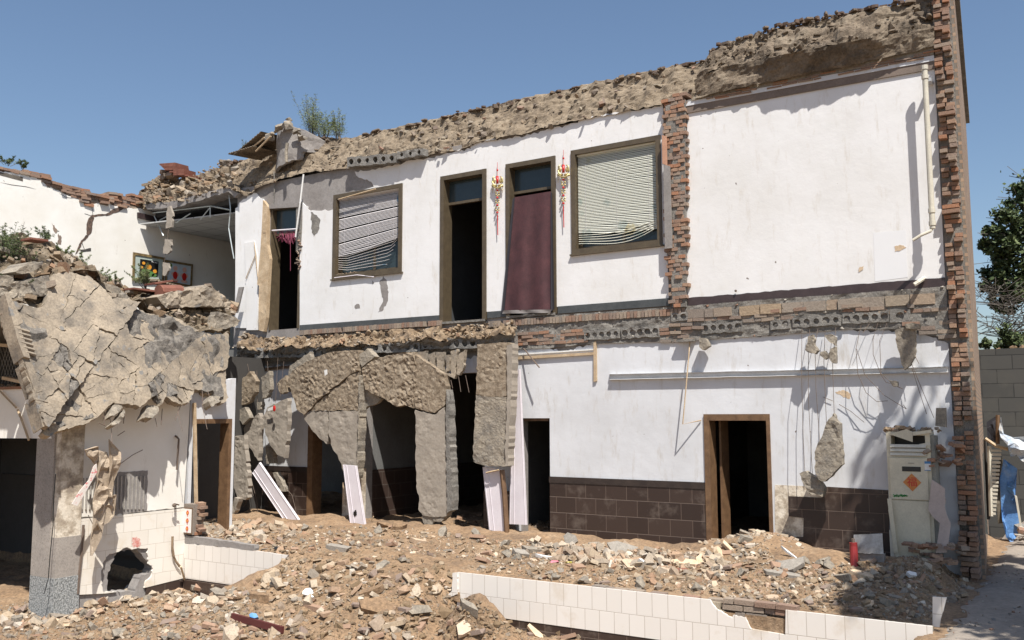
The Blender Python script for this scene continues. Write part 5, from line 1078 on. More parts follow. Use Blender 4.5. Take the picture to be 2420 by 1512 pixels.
MB().tube([onY(*p, -.03) for p in K('b4', 318, 490, 322, 600, 312, 745)], .014, 5).build('conduit', mMort, None, label='dark conduit stuck in the grey cement over the broken doorway', cat='conduit')
MB().tube([onY(*p, -.07) for p in K('b4', 770, 685, 1030, 612)], .014, 4).build('lath', mLath, None, label='thin lath tacked across the top of the window with the torn blind', cat='lath')
MB().tube([onY(*p, -.05) for p in K('b4', 740, 1235, 900, 1215, 1018, 1228)], .010, 4).build('blind_rail', mPVC, None, label='white rail fallen below the window with the torn blind', cat='rail')
b = MB()
for q in (K('b4', 180, 985, 205, 1230), K('b4', 205, 1230, 250, 1080), K('b4', 120, 1240, 190, 1070)): b.tube([onY(u, v, -.05) for u, v in q], .012, 4)
tag(b.build('broken_laths', mLath), 'crossed splinters nailed over the thin white board', 'laths')
heap('jamb_crumbs', [(onY(706+rnd.uniform(-3, 4), v, -.02), rnd.uniform(.03, .07), 'brick') for v in range(545, 640, 5)], mBrkDk, H, .4, 5, kind='stuff')
# lower wall timber, channel and rods
boardY([(1209, 836), (1402, 824), (1402, 827), (1209, 840)], -.03, .025, mWhite, 'white painted batten above the pale wooden rail')
boardY([(1209, 843), (1402, 832), (1402, 838), (1209, 850)], -.045, .04, mLath, 'long pale wooden rail fixed near the top of the lower wall')
boardY([(1402, 806), (1408, 806), (1409, 900), (1402, 902)], -.04, .035, mLath, 'upright pale wooden rail at the end of the long rail')
boardY([(560, 876), (690, 862), (690, 868), (560, 883)], -.045, .04, mWood, 'brown wooden rail behind the hanging fragments at the left')
b = MB(); xs = [1440+i*20 for i in range(41)]; V = []
for u in xs:
    w_ = 1.2*noise.noise(Vector((u*.02, 1, 0))); w2 = 1.2*noise.noise(Vector((u*.024, 9, 0))); top_ = 884-(u-1440)*.022; h_ = 13
    V += [onY(u, top_+w_, -.07), onY(u, top_+3+w_, -.02), onY(u, top_+h_-2+w2, -.02), onY(u, top_+h_+w2, -.075), onY(u, top_+h_+w2, -.004), onY(u, top_+w_, -.004)]
fs = [(6*i+k, 6*i+(k+1) % 6, 6*i+6+(k+1) % 6, 6*i+6+k) for i in range(40) for k in range(6)]
tag(obj('metal_channel', V, fs, mSteel), 'long dented metal ceiling channel screwed along the lower white wall', 'channel')
MB().tube([onY(1630, 798, -.02), onY(1628, 830, -.10), onY(1622, 900, -.16), onY(1613, 1002, -.20), onY(1656, 993, -.02)], .011, 5).build('bent_rod', mLath, None, label='thin pale rod hanging down the lower wall with a hooked end', cat='rod')
MB().tube([onY(1237, 823, -.08), onY(1255, 845, -.2), onY(1274, 868, -.26)], .012, 5).build('bent_rod', mRust, None, label='short dark rod sticking out above the narrow doorway', cat='rod')
boardY([(1596, 803), (1638, 800), (1638, 806), (1598, 808)], -.12, .1, mMort, 'small ledge of mortar at the head of the bent pale rod')
for i, (q, y, lb) in enumerate(((K('c6', 1840, 280, 1890, 285, 1925, 350, 1870, 385, 1842, 360), -.2, 'single small clod hanging over the bent rod'), (K('b2', 600, 265, 640, 250, 655, 290, 650, 340, 685, 385, 660, 415, 600, 400, 575, 380, 595, 320), -.3, 'left of two clods strung on wires under the floor edge'),
        (K('b2', 735, 255, 790, 245, 830, 270, 830, 345, 790, 320, 760, 290), -.3, 'upper end of the hooked clod strung on wires'), (K('b2', 785, 375, 830, 350, 833, 490, 800, 485, 770, 440, 740, 460, 705, 430, 710, 395, 740, 385, 770, 420), -.3, 'lower end of the hooked clod strung on wires'),
        (K('b2', 1332, 215, 1400, 190, 1500, 200, 1505, 330, 1500, 440, 1460, 510, 1408, 548, 1385, 480, 1350, 340), -.28, 'tongue of broken slab hanging above the standing air conditioner'), (K('b2', 1415, 165, 1480, 150, 1545, 165, 1540, 205, 1430, 200), -.34, 'flat clod wedged under the floor edge above the air conditioner'),
        (K('b2', 1285, 635, 1350, 645, 1350, 690, 1320, 690), -.3, 'tiny dark clod on a curling wire'),
        (K('b2', 812, 915, 840, 980, 868, 1000, 880, 1200, 890, 1345, 850, 1380, 800, 1440, 740, 1490, 690, 1470, 660, 1400, 655, 1240, 700, 1140, 750, 1010), -.5, 'large pointed slab fragment hanging on wires over the brown tiles'),
        ([(1740+x*.2807, 1092+y*.2807) for x, y in ((530, 95), (580, 75), (640, 120), (700, 155), (735, 215), (722, 292), (610, 265), (570, 200))], -.42, 'smaller angular fragment resting under the large pointed one'))):
    hs('hanging_clod', q, y, .12 if i < 7 else .16, mCon, lb, seed=70+i, amp=.06, nsc=6, res=.05, group='clods strung on wires at the right', cat='slab fragment')
b = MB()
W_ = [((550, 200, -.1), (548, 600, -.45), (560, 1100, -.5), (575, 1420, -.5)), ((615, 210, -.1), (605, 400, -.3), (605, 800, -.4), (638, 1420, -.5)), ((685, 200, -.1), (660, 350, -.3), (668, 700, -.42), (700, 1150, -.5)), ((745, 215, -.1), (735, 480, -.35), (757, 1010, -.5)), ((835, 190, -.1), (808, 500, -.4), (822, 930, -.5)),
      ((1048, 170, -.12), (1005, 370, -.3), (1020, 580, -.35), (1090, 740, -.35), (1180, 815, -.3), (1272, 808, -.25)), ((1010, 370, -.3), (1080, 590, -.3), (1240, 760, -.3), (1430, 878, -.3), (1402, 842, -.28)), ((1118, 160, -.12), (1062, 238, -.3)), ((1188, 155, -.12), (1148, 295, -.3), (1150, 420, -.4), (1215, 590, -.4), (1260, 655, -.35), (1300, 660, -.3)),
      ((1265, 155, -.12), (1205, 300, -.3), (1215, 580, -.38), (1330, 680, -.35), (1398, 708, -.35)), ((1475, 500, -.3), (1530, 640, -.35), (1660, 950, -.35)), ((1480, 540, -.3), (1525, 690, -.33), (1600, 920, -.3)), ((725, 775, -.05), (808, 808, -.05)), ((862, 838, -.05), (960, 895, -.06), (1075, 990, -.1)), ((1500, 430, -.3), (1535, 495, -.35))]
for q in W_: b.tube([onY(1740+x*.2807, 720+y_*.2807, d) for x, y_, d in [(x, y_, d*.6) for x, y_, d in q]], .0042, 5)
tag(b.build('reinforcing_wires', mRust), 'long curling rusty wires hanging down the right part of the lower wall', 'wires')
plY('mud_smear', rag(K('b2', 830, 735, 900, 718, 960, 745, 955, 790, 900, 780), 1.5, 4, 3), -.006, .002, mTan, H)
# ================================================================== AIR CONDITIONER
yA = -.52; ax0 = onY(2099, 1180, yA).x; ax1 = onY(2203, 1180, yA).x; az1 = onY(2150, 1020, yA).z; az0 = -.12
AC = thing('air_conditioner', 'dusty cream cabinet air conditioner with its top grille smashed and a red diamond sticker', 'air conditioner', ((ax0+ax1)/2, yA+.2, az0))
zf = lambda v: onY(2150, v, yA).z
b = MB(); b.bb((ax0, yA+.03, az0), (ax1, yA+.40, zf(1060))); b.bb((ax0, yA+.03, zf(1060)), (ax0+.06, yA+.40, az1)); b.bb((ax1-.06, yA+.03, zf(1060)), (ax1, yA+.40, az1)); b.bb((ax0+.06, yA+.03, az1-.05), (ax1-.06, yA+.40, az1)); b.build('cabinet', mAC, AC)
MB().bb((ax0+.061, yA+.30, zf(1059)), (ax1-.061, yA+.33, az1-.051)).build('dark_cavity', mBlack, AC)
b = MB(); b.bb((ax0+.035, yA, az0+.02), (ax1-.045, yA+.028, zf(1183))); b.build('lower_panel', mAC, AC)
MB().bb((ax0+.035, yA-.004, zf(1180)), (ax1-.045, yA+.028, zf(1082))).build('front_panel', mAC, AC)
b = MB()
for i in range(3): zc = zf(1054+i*9.5); b.box(((ax0+ax1)/2, yA+.01, zc), (ax1-ax0-.10, .012, .045), Matrix.Rotation(-.5, 3, 'X'))
b.build('louvres', mPipe, AC)
b = MB()
P = lambda x, y, d=0: onY(*K('e', x, y)[0], yA-.01-d)
plate('broken_grille', [P(130, 150), P(300, 100), P(360, 130), P(360, 228)], (0, .02, 0), mAC, AC); plate('broken_grille', [P(360, 130, .01), P(540, 105, .01), P(550, 135, .01), P(365, 165, .01)], (0, .02, 0), mAC, AC)
plate('broken_grille', [P(420, 250, -.03), P(530, 230, -.03), P(540, 262, -.03), P(420, 262, -.03)], (0, .02, 0), mPipe, AC)
def prect(name, x0, y0, x1, y1, mat, d=.006): a = P(x0, y0); c = P(x1, y1); return MB().bb((a.x, yA-.004-d, c.z), (c.x, yA-.005, a.z)).build(name, mat, AC)
prect('display', 255, 470, 443, 523, mBlack); prect('badge', 315, 434, 376, 441, plain('grey_badge', (.2, .2, .2), .4))
prect('energy_label', 478, 420, 541, 512, mWhite, .003); prect('label_header', 478, 420, 541, 444, plain('label_blue', (.05, .2, .42), .5), .005); prect('label_footer', 478, 505, 541, 513, plain('label_blue2', (.05, .2, .42), .5), .005)
q = [P(350, 540), P(447, 632), P(360, 718), P(264, 625)]
for p in q: p.y = yA-.009
plate('diamond_sticker', q, (0, .004, 0), M('orange_foil', [(.52, .17, .04), (.58, .24, .06)], 9, .4, 0, fine=.1), AC)
def text(name, s_, loc, size, mat, parent, rot=0.):
    cu = bpy.data.curves.new(name, 'FONT'); cu.body = s_; cu.size = size; cu.align_x = 'CENTER'; cu.align_y = 'CENTER'; cu.extrude = .0015
    o = bpy.data.objects.new(name, cu); COL.objects.link(o); bpy.context.view_layer.update()
    me = bpy.data.meshes.new_from_object(o.evaluated_get(bpy.context.evaluated_depsgraph_get())); COL.objects.unlink(o); bpy.data.objects.remove(o)
    R_ = Matrix.Rotation(math.pi/2, 3, 'X') @ Matrix.Rotation(rot, 3, 'Z'); vs = [Vector(loc)+R_@v.co for v in me.vertices]; fs = [tuple(p.vertices) for p in me.polygons]
    if vs: obj(name, vs, fs, mat, parent)
c = P(356, 630); text('fortune_character', '福', (c.x, yA-.011, c.z), .135, mRed, AC, 0)
b = MB(); r = random.Random(2); gmat = plain('green_ink', (.03, .28, .06), .6)
for i in range(22): p = P(175+i*6, 768-r.uniform(0, 14)); b.box((p.x, yA-.007, p.z), (.012, .003, r.uniform(.008, .03)), Matrix.Rotation(r.uniform(-1, 1), 3, 'Y'))
p = P(240, 765); b.box((p.x, yA-.0075, p.z), (.19, .002, .006), Matrix.Rotation(-.12, 3, 'Y')); b.build('green_doodle', gmat, AC)
MB().bb((ax1+.001, yA+.05, az0), (ax1+.05, yA+.38, az1-.05)).build('side_casing', M('grey_side', [(.22, .215, .19), (.30, .29, .25)], 4, fine=.2), AC)
boardY([(p[0], p[1]) for p in K('e', 550, 600, 620, 645, 682, 690, 680, 780, 692, 800, 680, 870, 700, 950, 740, 1040, 728, 1150, 700, 1325, 590, 1330, 612, 1180, 632, 1035, 560, 970, 515, 900, 525, 820)], yA-.09, .012, M('mauve_board', [(.42, .34, .30), (.50, .41, .37)], 4, .6, .002, fine=.12), 'jagged pinkish board leaning on the right of the air conditioner')
for i, (q, lb) in enumerate(((K('e', 108, 790, 150, 790, 215, 1320, 175, 1330), 'nearest thin board leaning at the left foot of the air conditioner'), (K('e', 118, 900, 140, 900, 245, 1440, 205, 1475), 'long thin board behind the nearest one at the air conditioner'), (K('e', 128, 1100, 145, 1100, 200, 1490, 150, 1490), 'greenish edge board at the left foot of the air conditioner'))):
    boardY(q, yA-.07+.02*i, .012, mAC if i < 2 else mPipe, lb, group='boards at the foot of the air conditioner')
heap('cabinet_rubble', [(Vector((rnd.uniform(ax0-.02, ax1+.12), rnd.uniform(yA+.02, yA+.35), az1+rnd.uniform(.0, .05))), sizes(rnd, .03, .13), rnd.choice(['slab', 'chunk', 'brick'])) for i in range(60)], mRub, None, label='broken brick and plaster heaped on top of the air conditioner', cat='rubble', kind='stuff')
boardY(K('b2', 1678, 868, 1762, 868, 1765, 1030, 1672, 1020), -.25, .06, mCon, 'upright brick sized slab standing on the rubble above the air conditioner', 'standing_block', 'block')
heap('corner_debris', [(Vector((rnd.uniform(XR-.28, XR+.12), rnd.uniform(-.55, -.1), onY(2225, v, -.3).z)), rnd.uniform(.05, .12), rnd.choice(['brick', 'slab', 'brick'])) for v in list(range(1045, 1100, 3))], mBrk, H, .3, 6, kind='stuff')
# ================================================================== SMALL THINGS ON THE PLATFORM
def gz(x, y): return hgt(x, y)
p = hit(2018, 1338); FE = thing('fire_extinguisher', 'red bottle shaped extinguisher half hidden behind a silvery board', 'extinguisher', p)
MB().tube([p+Vector((0, 0, -.05)), p+Vector((-.01, .05, .24)), p+Vector((-.012, .05, .29))], .05, 14).build('body', plain('extinguisher_red', (.28, .025, .025), .45), FE)
MB().tube([p+Vector((-.012, .05, .28)), p+Vector((-.012, .05, .34))], .022, 8).build('neck', mRust, FE)
pb = hit(2055, 1325)
yb = pb.y-.05; boardY(rag([onp for onp in K('b3', 985, 612, 1225, 600, 1235, 770, 1010, 765)], 1.2, 7, 4, skip=(0, 1)), yb, .02, M('silvery_board', [(.30, .28, .25), (.55, .56, .56)], 5, .5, .004, fine=.2), 'silvery torn edged board propped behind the red extinguisher', 'silver_board')
boardY(K('b3', 1030, 765, 1240, 775, 1240, 860, 1050, 870), yb+.03, .1, mCem, 'flat grey block under the silvery board', 'grey_block', 'block')
def slabat(u, v, size, mat, label, kind='slab', rot=None, name='slab_piece', cat='slab piece', seed=0, group=None, up_=.02):
    size = (size[0], size[1], min(size[0], size[1])*.75 if kind == 'chunk' else size[0]*.8 if kind == 'brick' else min(.22, size[2]))
    p = hit(u, v)
    if p is None: return
    r = random.Random(seed); V, Fs = r.choice(TP[kind]); R_ = np.array(rot or rotm(r, .35)); q = (V*np.array(size))@R_.T+np.array(p+Vector((0, 0, up_))); return obj(name, q, Fs, mat, None, label=label, cat=cat, group=group)
GB = 'larger slabs lying in the rubble'; mCem_ = mCem; mCem = M('flat_grey_slab', [(.26, .235, .20), (.35, .315, .27)], 3, .95, .01, 20, fine=.3); mAgg_ = mAgg; mAgg = mCon
RX = lambda a, b_=0, c_=0: Matrix.Rotation(c_, 3, 'Z') @ Matrix.Rotation(a, 3, 'X') @ Matrix.Rotation(b_, 3, 'Y')
for i, (u, v, sz, mt, lb, kd, rt_) in enumerate([
    (888, 1440, (.34, .30, .22), mDirt, 'largest dirt caked slab lying on the earth ramp', 'slab', RX(.6, .2, .5)), (870, 1405, (.30, .12, .14), mDirt, 'long dirt caked slab just above the largest one on the ramp', 'slab', RX(.3, -.3, .4)), (985, 1448, (.26, .12, .2), mAgg, 'grey upright slab edge at the right of the ramp', 'slab', RX(1.1, .2, 1.2)),
    (830, 1345, (.13, .12, .3), mCon, 'grey lump casting a shadow high on the ramp', 'chunk', None), (905, 1340, (.15, .1, .2), mAgg, 'dark crumbly lump high on the ramp', 'chunk', None), (948, 1328, (.11, .08, .15), mAgg, 'small dark lump near the top of the ramp', 'chunk', None), (800, 1300, (.26, .14, .3), mCem, 'flat grey block set into the top of the ramp', 'brick', RX(.1, .1, .2)),
    (745, 1442, (.17, .1, .25), mBrk, 'brick stump half sunk in the ramp', 'brick', RX(.1, .1, .1)), (612, 1415, (.24, .15, .25), mDirt, 'flat dirt covered slab at the left foot of the ramp', 'slab', RX(.1, .1, .2)), (540, 1408, (.22, .2, .4), mCon, 'squat concrete lump on the courtyard floor left of the ramp', 'chunk', None),
    (478, 1400, (.17, .10, .5), mBrk, 'broken double brick block below the left tiled wall', 'brick', RX(.4, .3, .7)), (520, 1408, (.2, .13, .3), mCon, 'pale angular block right of the broken double brick', 'slab', RX(.4, .3, .2)),
    (910, 1245, (.22, .12, .35), mDirt, 'long earthy clod in front of the wide opening', 'chunk', None), (945, 1248, (.2, .16, .9), mDirt, 'rounded earthy boulder in front of the wide opening', 'chunk', None), (1045, 1262, (.18, .1, .3), mCon, 'tan slab lying just inside the wide opening', 'slab', None), (1125, 1265, (.16, .1, .4), mCon, 'grey block at the right end of the wide opening', 'slab', None), (990, 1282, (.2, .09, .15), mTileSh, 'cream tile slab below the long hanging tongue', 'slab', RX(.2, .2, .5)),
    (1190, 1290, (.15, .11, .6), mCon, 'pale rounded block at the foot of the ragged panel', 'chunk', None), (1258, 1305, (.24, .15, .3), mCon, 'broad pale slab in front of the narrow doorway', 'slab', RX(.2, .1, .3)), (1232, 1315, (.18, .1, .3), mCem, 'grey slab beside the broad pale one', 'slab', RX(.3, .3, .3)), (1348, 1282, (.13, .2, .15), mCem, 'grey shard standing on edge against the brown tiles', 'slab', RX(1.3, .1, .2)),
    (1475, 1305, (.32, .2, .12), mCem, 'big grey tile standing half upright against the brown tiles', 'slab', RX(.9, .3, .3)), (1290, 1320, (.24, .06, .1), mWhite, 'white slat lying in front of the broad pale slab', 'slab', RX(.1, .1, .1)), (1495, 1338, (.22, .2, .1), mTileSh, 'broad cream tile in the middle of the tile heap', 'slab', RX(.5, .2, .3)), (1530, 1340, (.3, .05, .1), mWhite, 'thin white strip slanting over the tile heap', 'slab', RX(.1, .4, -.3)),
    (1615, 1335, (.26, .16, .12), mTan, 'flat tan tile in front of the wide wooden doorway', 'slab', RX(.4, .05, .3)), (1655, 1330, (.13, .24, .1), mTan, 'tan tile tipped up near the wooden door frame', 'slab', RX(.8, .4, .5)), (1600, 1350, (.2, .12, .1), mRedTile, 'dull red triangular tile in the tile heap', 'shard', RX(.3, .1, .3)), (1563, 1348, (.17, .1, .1), mTileSh, 'pale tile beside the dull red one', 'shard', RX(.3, .1, .3)),
    (1700, 1312, (.11, .2, .12), mTan, 'tan tile tipped against the door frame foot', 'slab', RX(.9, .5, .9)), (1757, 1282, (.17, .13, .5), mCon, 'clod on top of the earth heap in the wooden doorway', 'chunk', None), (1722, 1300, (.2, .05, .12), mTan, 'narrow brick tile sliding off the heap in the wooden doorway', 'brick', RX(.3, .6, -.6)),
    (1860, 1345, (.32, .2, .1), mCem, 'flat grey board on the rubble right of the wooden doorway', 'slab', RX(.5, -.3, .3)), (1845, 1360, (.34, .16, .1), mCem, 'dark flat board under the grey one', 'slab', RX(.15, .1, .2)), (2035, 1365, (.2, .13, .15), mTan, 'pinkish slab below the red extinguisher', 'slab', RX(.2, .2, .3)), (1985, 1370, (.26, .06, .15), mCon, 'long narrow slab left of the pinkish slab', 'slab', RX(.2, -.2, -.5)), (2030, 1380, (.13, .1, .3), mCem, 'dark wedge under the pinkish slab', 'chunk', None), (1935, 1335, (.12, .09, .6), mCon, 'pale rounded stone at the foot of the brown tiles', 'chunk', None), (1950, 1326, (.13, .08, .4), mCon, 'tan stone leaning on the brown tiles', 'chunk', None),
    (2155, 1362, (.09, .06, .1), mWhite, 'white plastic cup lid near the foot of the air conditioner', 'slab', RX(.5, .2, .2)), (1870, 1315, (.26, .03, .06), mWhite, 'white strip pointing at the brown tiles', 'slab', RX(.1, .5, -.4)),
    (660, 1300, (.14, .05, .5), mBlack, 'dark flat shard on the edge of the platform', 'slab', RX(1.2, .2, .2)), (730, 1405, (.12, .08, .3), mWhite, 'white foam scrap on the ramp', 'slab', RX(.9, .1, .3)), (735, 1418, (.06, .06, .4), mWhite, 'smaller white foam scrap under the first', 'slab', RX(.9, .1, .3)),
    (1085, 1420, (.2, .14, .3), mDirt, 'clod on the little heap against the tiled wall', 'chunk', None), (1110, 1448, (.24, .06, .2), mAgg, 'dark edge sticking out of the little heap', 'slab', RX(.2, .3, -.3)), (1270, 1495, (.22, .12, .1), mTan, 'tan tile leaning against the tiled wall', 'slab', RX(.3, .6, -.3)), (1098, 1490, (.12, .2, .1), mTileSh, 'cream tile at the very bottom under the little heap', 'slab', RX(.6, .1, .4)),
    (40, 1470, (.2, .15, .4), mCon, 'pale stone at the far left of the courtyard', 'slab', None), (95, 1472, (.14, .1, .6), mCon, 'squat block second from the left in the courtyard', 'chunk', None), (138, 1475, (.12, .14, .8), mTan, 'square tan block in the left courtyard', 'brick', None), (160, 1482, (.11, .12, .8), mTan, 'tilted tan block beside the square one', 'brick', None), (235, 1430, (.26, .08, .2), mBrk, 'long slanting brick slab below the wall hole', 'slab', RX(.4, -.5, .3)), (305, 1395, (.1, .2, .1), mWhite, 'white board end poking out of the wall hole', 'slab', RX(.3, .9, .3)),
    (468, 1492, (.14, .1, .5), mBrk, 'whole red brick lying at the bottom edge', 'brick', RX(.1, .2, .1)), (505, 1485, (.15, .09, .5), mBrk, 'orange brick right of the whole red one', 'brick', RX(.2, .2, .5)), (545, 1505, (.16, .1, .5), mBrk, 'brick cut by the bottom edge of the picture', 'brick', RX(.2, -.2, .5))]):
    slabat(u, v, sz, mt, lb, kd, rt_, seed=i*3+1, group=GB)
mCem = mCem_; mAgg = mAgg_
p1, p2 = hit(548, 1468), hit(668, 1500)
if p1 and p2: MB().box((p1+p2)/2+Vector((0, 0, .06)), ((p2-p1).length, .04, .085), Matrix.Rotation(math.atan2((p2-p1).y, (p2-p1).x), 3, 'Z') @ Matrix.Rotation(-math.atan2((p2-p1).z, (p2-p1).xy.length), 3, 'Y')).build('red_beam', plain('dark_red_paint', (.10, .022, .02), .6), None, label='dark red painted board half buried at the bottom left', cat='board')
slabat(600, 1480, (.09, .07, .1), plain('blue_card', (.10, .28, .55), .5), 'small blue card on the dark red board', 'slab', RX(.9, .2, .3), cat='card', name='blue_card', up_=.12)
slabat(1365, 1300, (.16, .1, .15), mBlue, 'scrap of bright blue plastic against the brown tiles', 'chunk', None, cat='plastic scrap', name='blue_plastic')
slabat(1395, 1305, (.10, .07, .15), mBlue, 'second scrap of blue plastic right of the first', 'chunk', None, cat='plastic scrap', name='blue_plastic', seed=4)
for i, (u, v) in enumerate(((1345, 1330), (1310, 1330))): slabat(u, v, (.09, .06, .1), plain('bright_scrap%d' % i, ((.6, .55, .1), (.6, .2, .25))[i], .5), ('yellow', 'pink')[i]+' plastic scrap in the rubble before the brown tiles', 'chunk', None, cat='plastic scrap', name='plastic_scrap', seed=i)
# planks in doorways, objects on wing
MB().box(onY(1340, 1270, .5)+Vector((-.35, 0, .05)), (.9, .5, .05), Matrix.Rotation(.06, 3, 'Y')).build('door_plank', mCem, None, label='dusty board lying inside the narrow doorway', cat='board')
X = lambda k, *a, d=.12: [onX(u, v, XW+d) for u, v in K(k, *a)]
MB().tube(X('c2', 1490, 1330, 1510, 1345, d=.04)+X('c2', 1520, 1360, d=.12)+X('c3', 1462, 105, d=.12), .017, 7).build('water_pipe', mRust, None, label='thin rusty pipe end hanging on the left wing wall beside the door', cat='pipe')
b = MB(); b.tube(X('c3', 1450, 400, d=.0)+X('c3', 1450, 400, d=.12), .02, 7); b.ball(X('c3', 1440, 398, d=.14)[0], .035, 8); b.tube(X('c3', 1440, 385, 1480, 395, d=.15), .012, 5); tag(b.build('tap', mRust), 'old brass tap sticking out of the tiled wing wall', 'tap')
MB().tube(X('c3', 1427, 655, 1424, 740, 1436, 820, 1460, 870, 1488, 905, d=.06), .02, 7).build('hose', M('brown_hose', [(.22, .15, .09), (.3, .22, .14)], 5), None, label='brown rubber hose curving down the tiled corner', cat='hose')
p = hit(442, 1388); MB().tube([X('c3', 1495, 905, d=.15)[0], (p or onX(442, 1388, XW+.3))+Vector((0, 0, .0))], .018, 5).build('stick', mLath, None, label='pale stick leaning from the hose end into the rubble', cat='stick')
MB().tube(X('c3', 690, 560, 672, 800, 650, 1000, 640, 1130, d=.04), .022, 6).build('iron_bar', mRust, None, label='dark iron bar leaning beside the column', cat='bar')
MB().tube([onX(u, v, XW+.05) for u, v in K('c3', 460, 140, 445, 330, 440, 560, 415, 800, 400, 1000, 365, 1130)], .008, 4).build('cable', mBlack, None, label='black cable trailing down the corner column', cat='cable')
Cl = thing('hanging_cloth', 'torn beige cloth strips dangling in front of the louvre panel', 'cloth', X('c3', 800, 830)[0])
for i, (q, d) in enumerate(((X('c3', 800, -60, 890, -40, 905, 60, 912, 285, 850, 390, 775, 475, 768, 380, 800, 160, d=.30), 0), (X('c3', 900, -150, 975, -40, 968, 60, 940, 260, 905, 330, 900, 240, 908, 60, d=.34), 0), (X('c3', 780, 455, 870, 340, 945, 310, 938, 480, 905, 540, 862, 560, 852, 630, 775, 515, d=.27), 0), (X('c3', 772, 505, 850, 640, 845, 665, 800, 760, 758, 815, 748, 815, 752, 700, 765, 590, d=.30), 0), (X('c3', 700, -60, 790, -90, 830, -30, 800, 60, 720, -10, d=.36), 0))):
    plate('strip', q, (-.012, 0, 0), mBeigeC, Cl, res=.05, amp=.16, nsc=3.2, seed=i+2)
plate('signboard', X('c3', 596, 388, 640, 405, 720, 270, 803, 125, 800, 55, 775, 75, 735, 190, 660, 280, d=.40), (-.015, 0, 0), M('pink_print', [(.62, .2, .2), (.75, .62, .56), (.72, .66, .6)], 16, .5, 0, lo=.4, hi=.5), None, label='torn white strip with pink lettering hanging left of the beige cloth', cat='signboard')
b = MB(); 
for q in (X('c3', 960, 80, 1100, -20, 1180, -60, d=.1), X('c2', 1000, 1330, 1060, 1290, d=.2), X('c3', 870, 370, 850, 480, d=.33), X('c3', 730, 480, 770, 560, d=.2)): MB().tube(q, .006, 4).build('loose_wire', mRust, None, label='loose wire tangled round the beige cloth', cat='wire', group='loose wires by the beige cloth')
# ================================================================== PICTURES ON THE END WALL
def picture(label, c, fn):
    P = [onX(u, v, XP+.03) for u, v in c]; T = thing('framed_picture', label, 'picture', P[3]); ex = (P[1]-P[0]); ez = (P[3]-P[0])
    at = lambda s_, t, d=0: P[0]+ex*s_+ez*t+(P[2]-P[0]-ex-ez)*s_*t+Vector((d, 0, 0))
    for a, b_, c_, d_ in (((0, 0), (1, 0), (1, .09), (0, .09)), ((0, .91), (1, .91), (1, 1), (0, 1)), ((0, .09), (.06, .09), (.06, .91), (0, .91)), ((.94, .09), (1, .09), (1, .91), (.94, .91))):
        plate('frame', [at(*a, .03), at(*b_, .03), at(*c_, .03), at(*d_, .03)], (-.03, 0, 0), M('gilt_frame', [(.12, .08, .04), (.30, .22, .10)], 9, .4) if 'gilt_frame' not in bpy.data.materials else bpy.data.materials['gilt_frame'], T)
    fn(T, at); return T
def rq(T, at, name, s0, t0, s1, t1, d, mat): plate(name, [at(s0, t0, d), at(s1, t0, d), at(s1, t1, d), at(s0, t1, d)], (-.004, 0, 0), mat, T)
def disc(T, at, name, s0, t0, rs, rt__, d, mat, n=14): plate(name, [at(s0+rs*math.cos(6.283*i/n), t0+rt__*math.sin(6.283*i/n), d) for i in range(n)], (-.003, 0, 0), mat, T)
mOr = plain('orange_petals', (.75, .32, .03), .6); mSkin = plain('printed_skin', (.72, .45, .36), .6); mPaleB = plain('pale_print', (.55, .62, .68), .6); mGr = plain('printed_green', (.10, .22, .06), .6)
def f1(T, at):
    rq(T, at, 'mount', .06, .09, .94, .91, .012, plain('mount_card', (.45, .52, .47), .6)); rq(T, at, 'print', .22, .2, .80, .82, .016, mBlack)
    for s_, t_, r_ in ((.5, .46, .085), (.70, .60, .065), (.33, .34, .05), (.28, .50, .04)): disc(T, at, 'flower', s_, t_, r_, r_*1.15, .020, mOr)
    for s_, t_, r_ in ((.40, .66, .14), (.56, .72, .13), (.68, .76, .08)): disc(T, at, 'leaves', s_, t_, r_, r_*.8, .0185, mGr)
    for i in range(4): rq(T, at, 'caption', .58+i*.05, .22+.008*i, .61+i*.05, .26+.008*i, .0195, mWhite)
picture('gilt framed picture of orange flowers on black, left of the pair', K('c1', 1130, 1065, 1400, 1112, 1388, 1318, 1122, 1305), f1)
def f2(T, at):
    rq(T, at, 'print', .06, .09, .94, .91, .012, mPaleB); disc(T, at, 'foliage', .16, .2, .08, .09, .016, mGr)
    for s_ in (.36, .70):
        disc(T, at, 'head', s_, .30, .075, .11, .018, mSkin); disc(T, at, 'arms', s_, .55, .15, .10, .016, mSkin); disc(T, at, 'outfit', s_, .60, .085, .17, .020, mRed); disc(T, at, 'legs', s_, .80, .13, .06, .018, mSkin)
    rq(T, at, 'caption', .2, .84, .45, .89, .016, mRed)
picture('framed picture of two babies in red, right of the pair', K('c1', 1406, 1130, 1636, 1168, 1626, 1366, 1402, 1326), f2)
for q, lb in ((K('c1', 1425, 680, 1445, 670, 1467, 730, 1460, 850, 1410, 862, 1416, 760), 'highest concrete chip strung before the pictures'), (K('c1', 1402, 952, 1455, 955, 1450, 1050, 1420, 1080, 1384, 1075), 'middle concrete chip strung before the pictures'), (K('c1', 1385, 1150, 1432, 1158, 1435, 1220, 1400, 1268, 1383, 1260), 'lowest concrete chip strung before the pictures')):
    hs('concrete_chip', q, -.35, .05, mBeige, lb, seed=3, amp=.02, cat='concrete chip', group='chips strung below the roof slab')
MB().tube([onY(*p, -.33) for p in K('c1', 1440, 640, 1430, 900, 1398, 1150)], .006, 4).build('wire', mRust, None, label='wire carrying the concrete chips before the pictures', cat='wire')
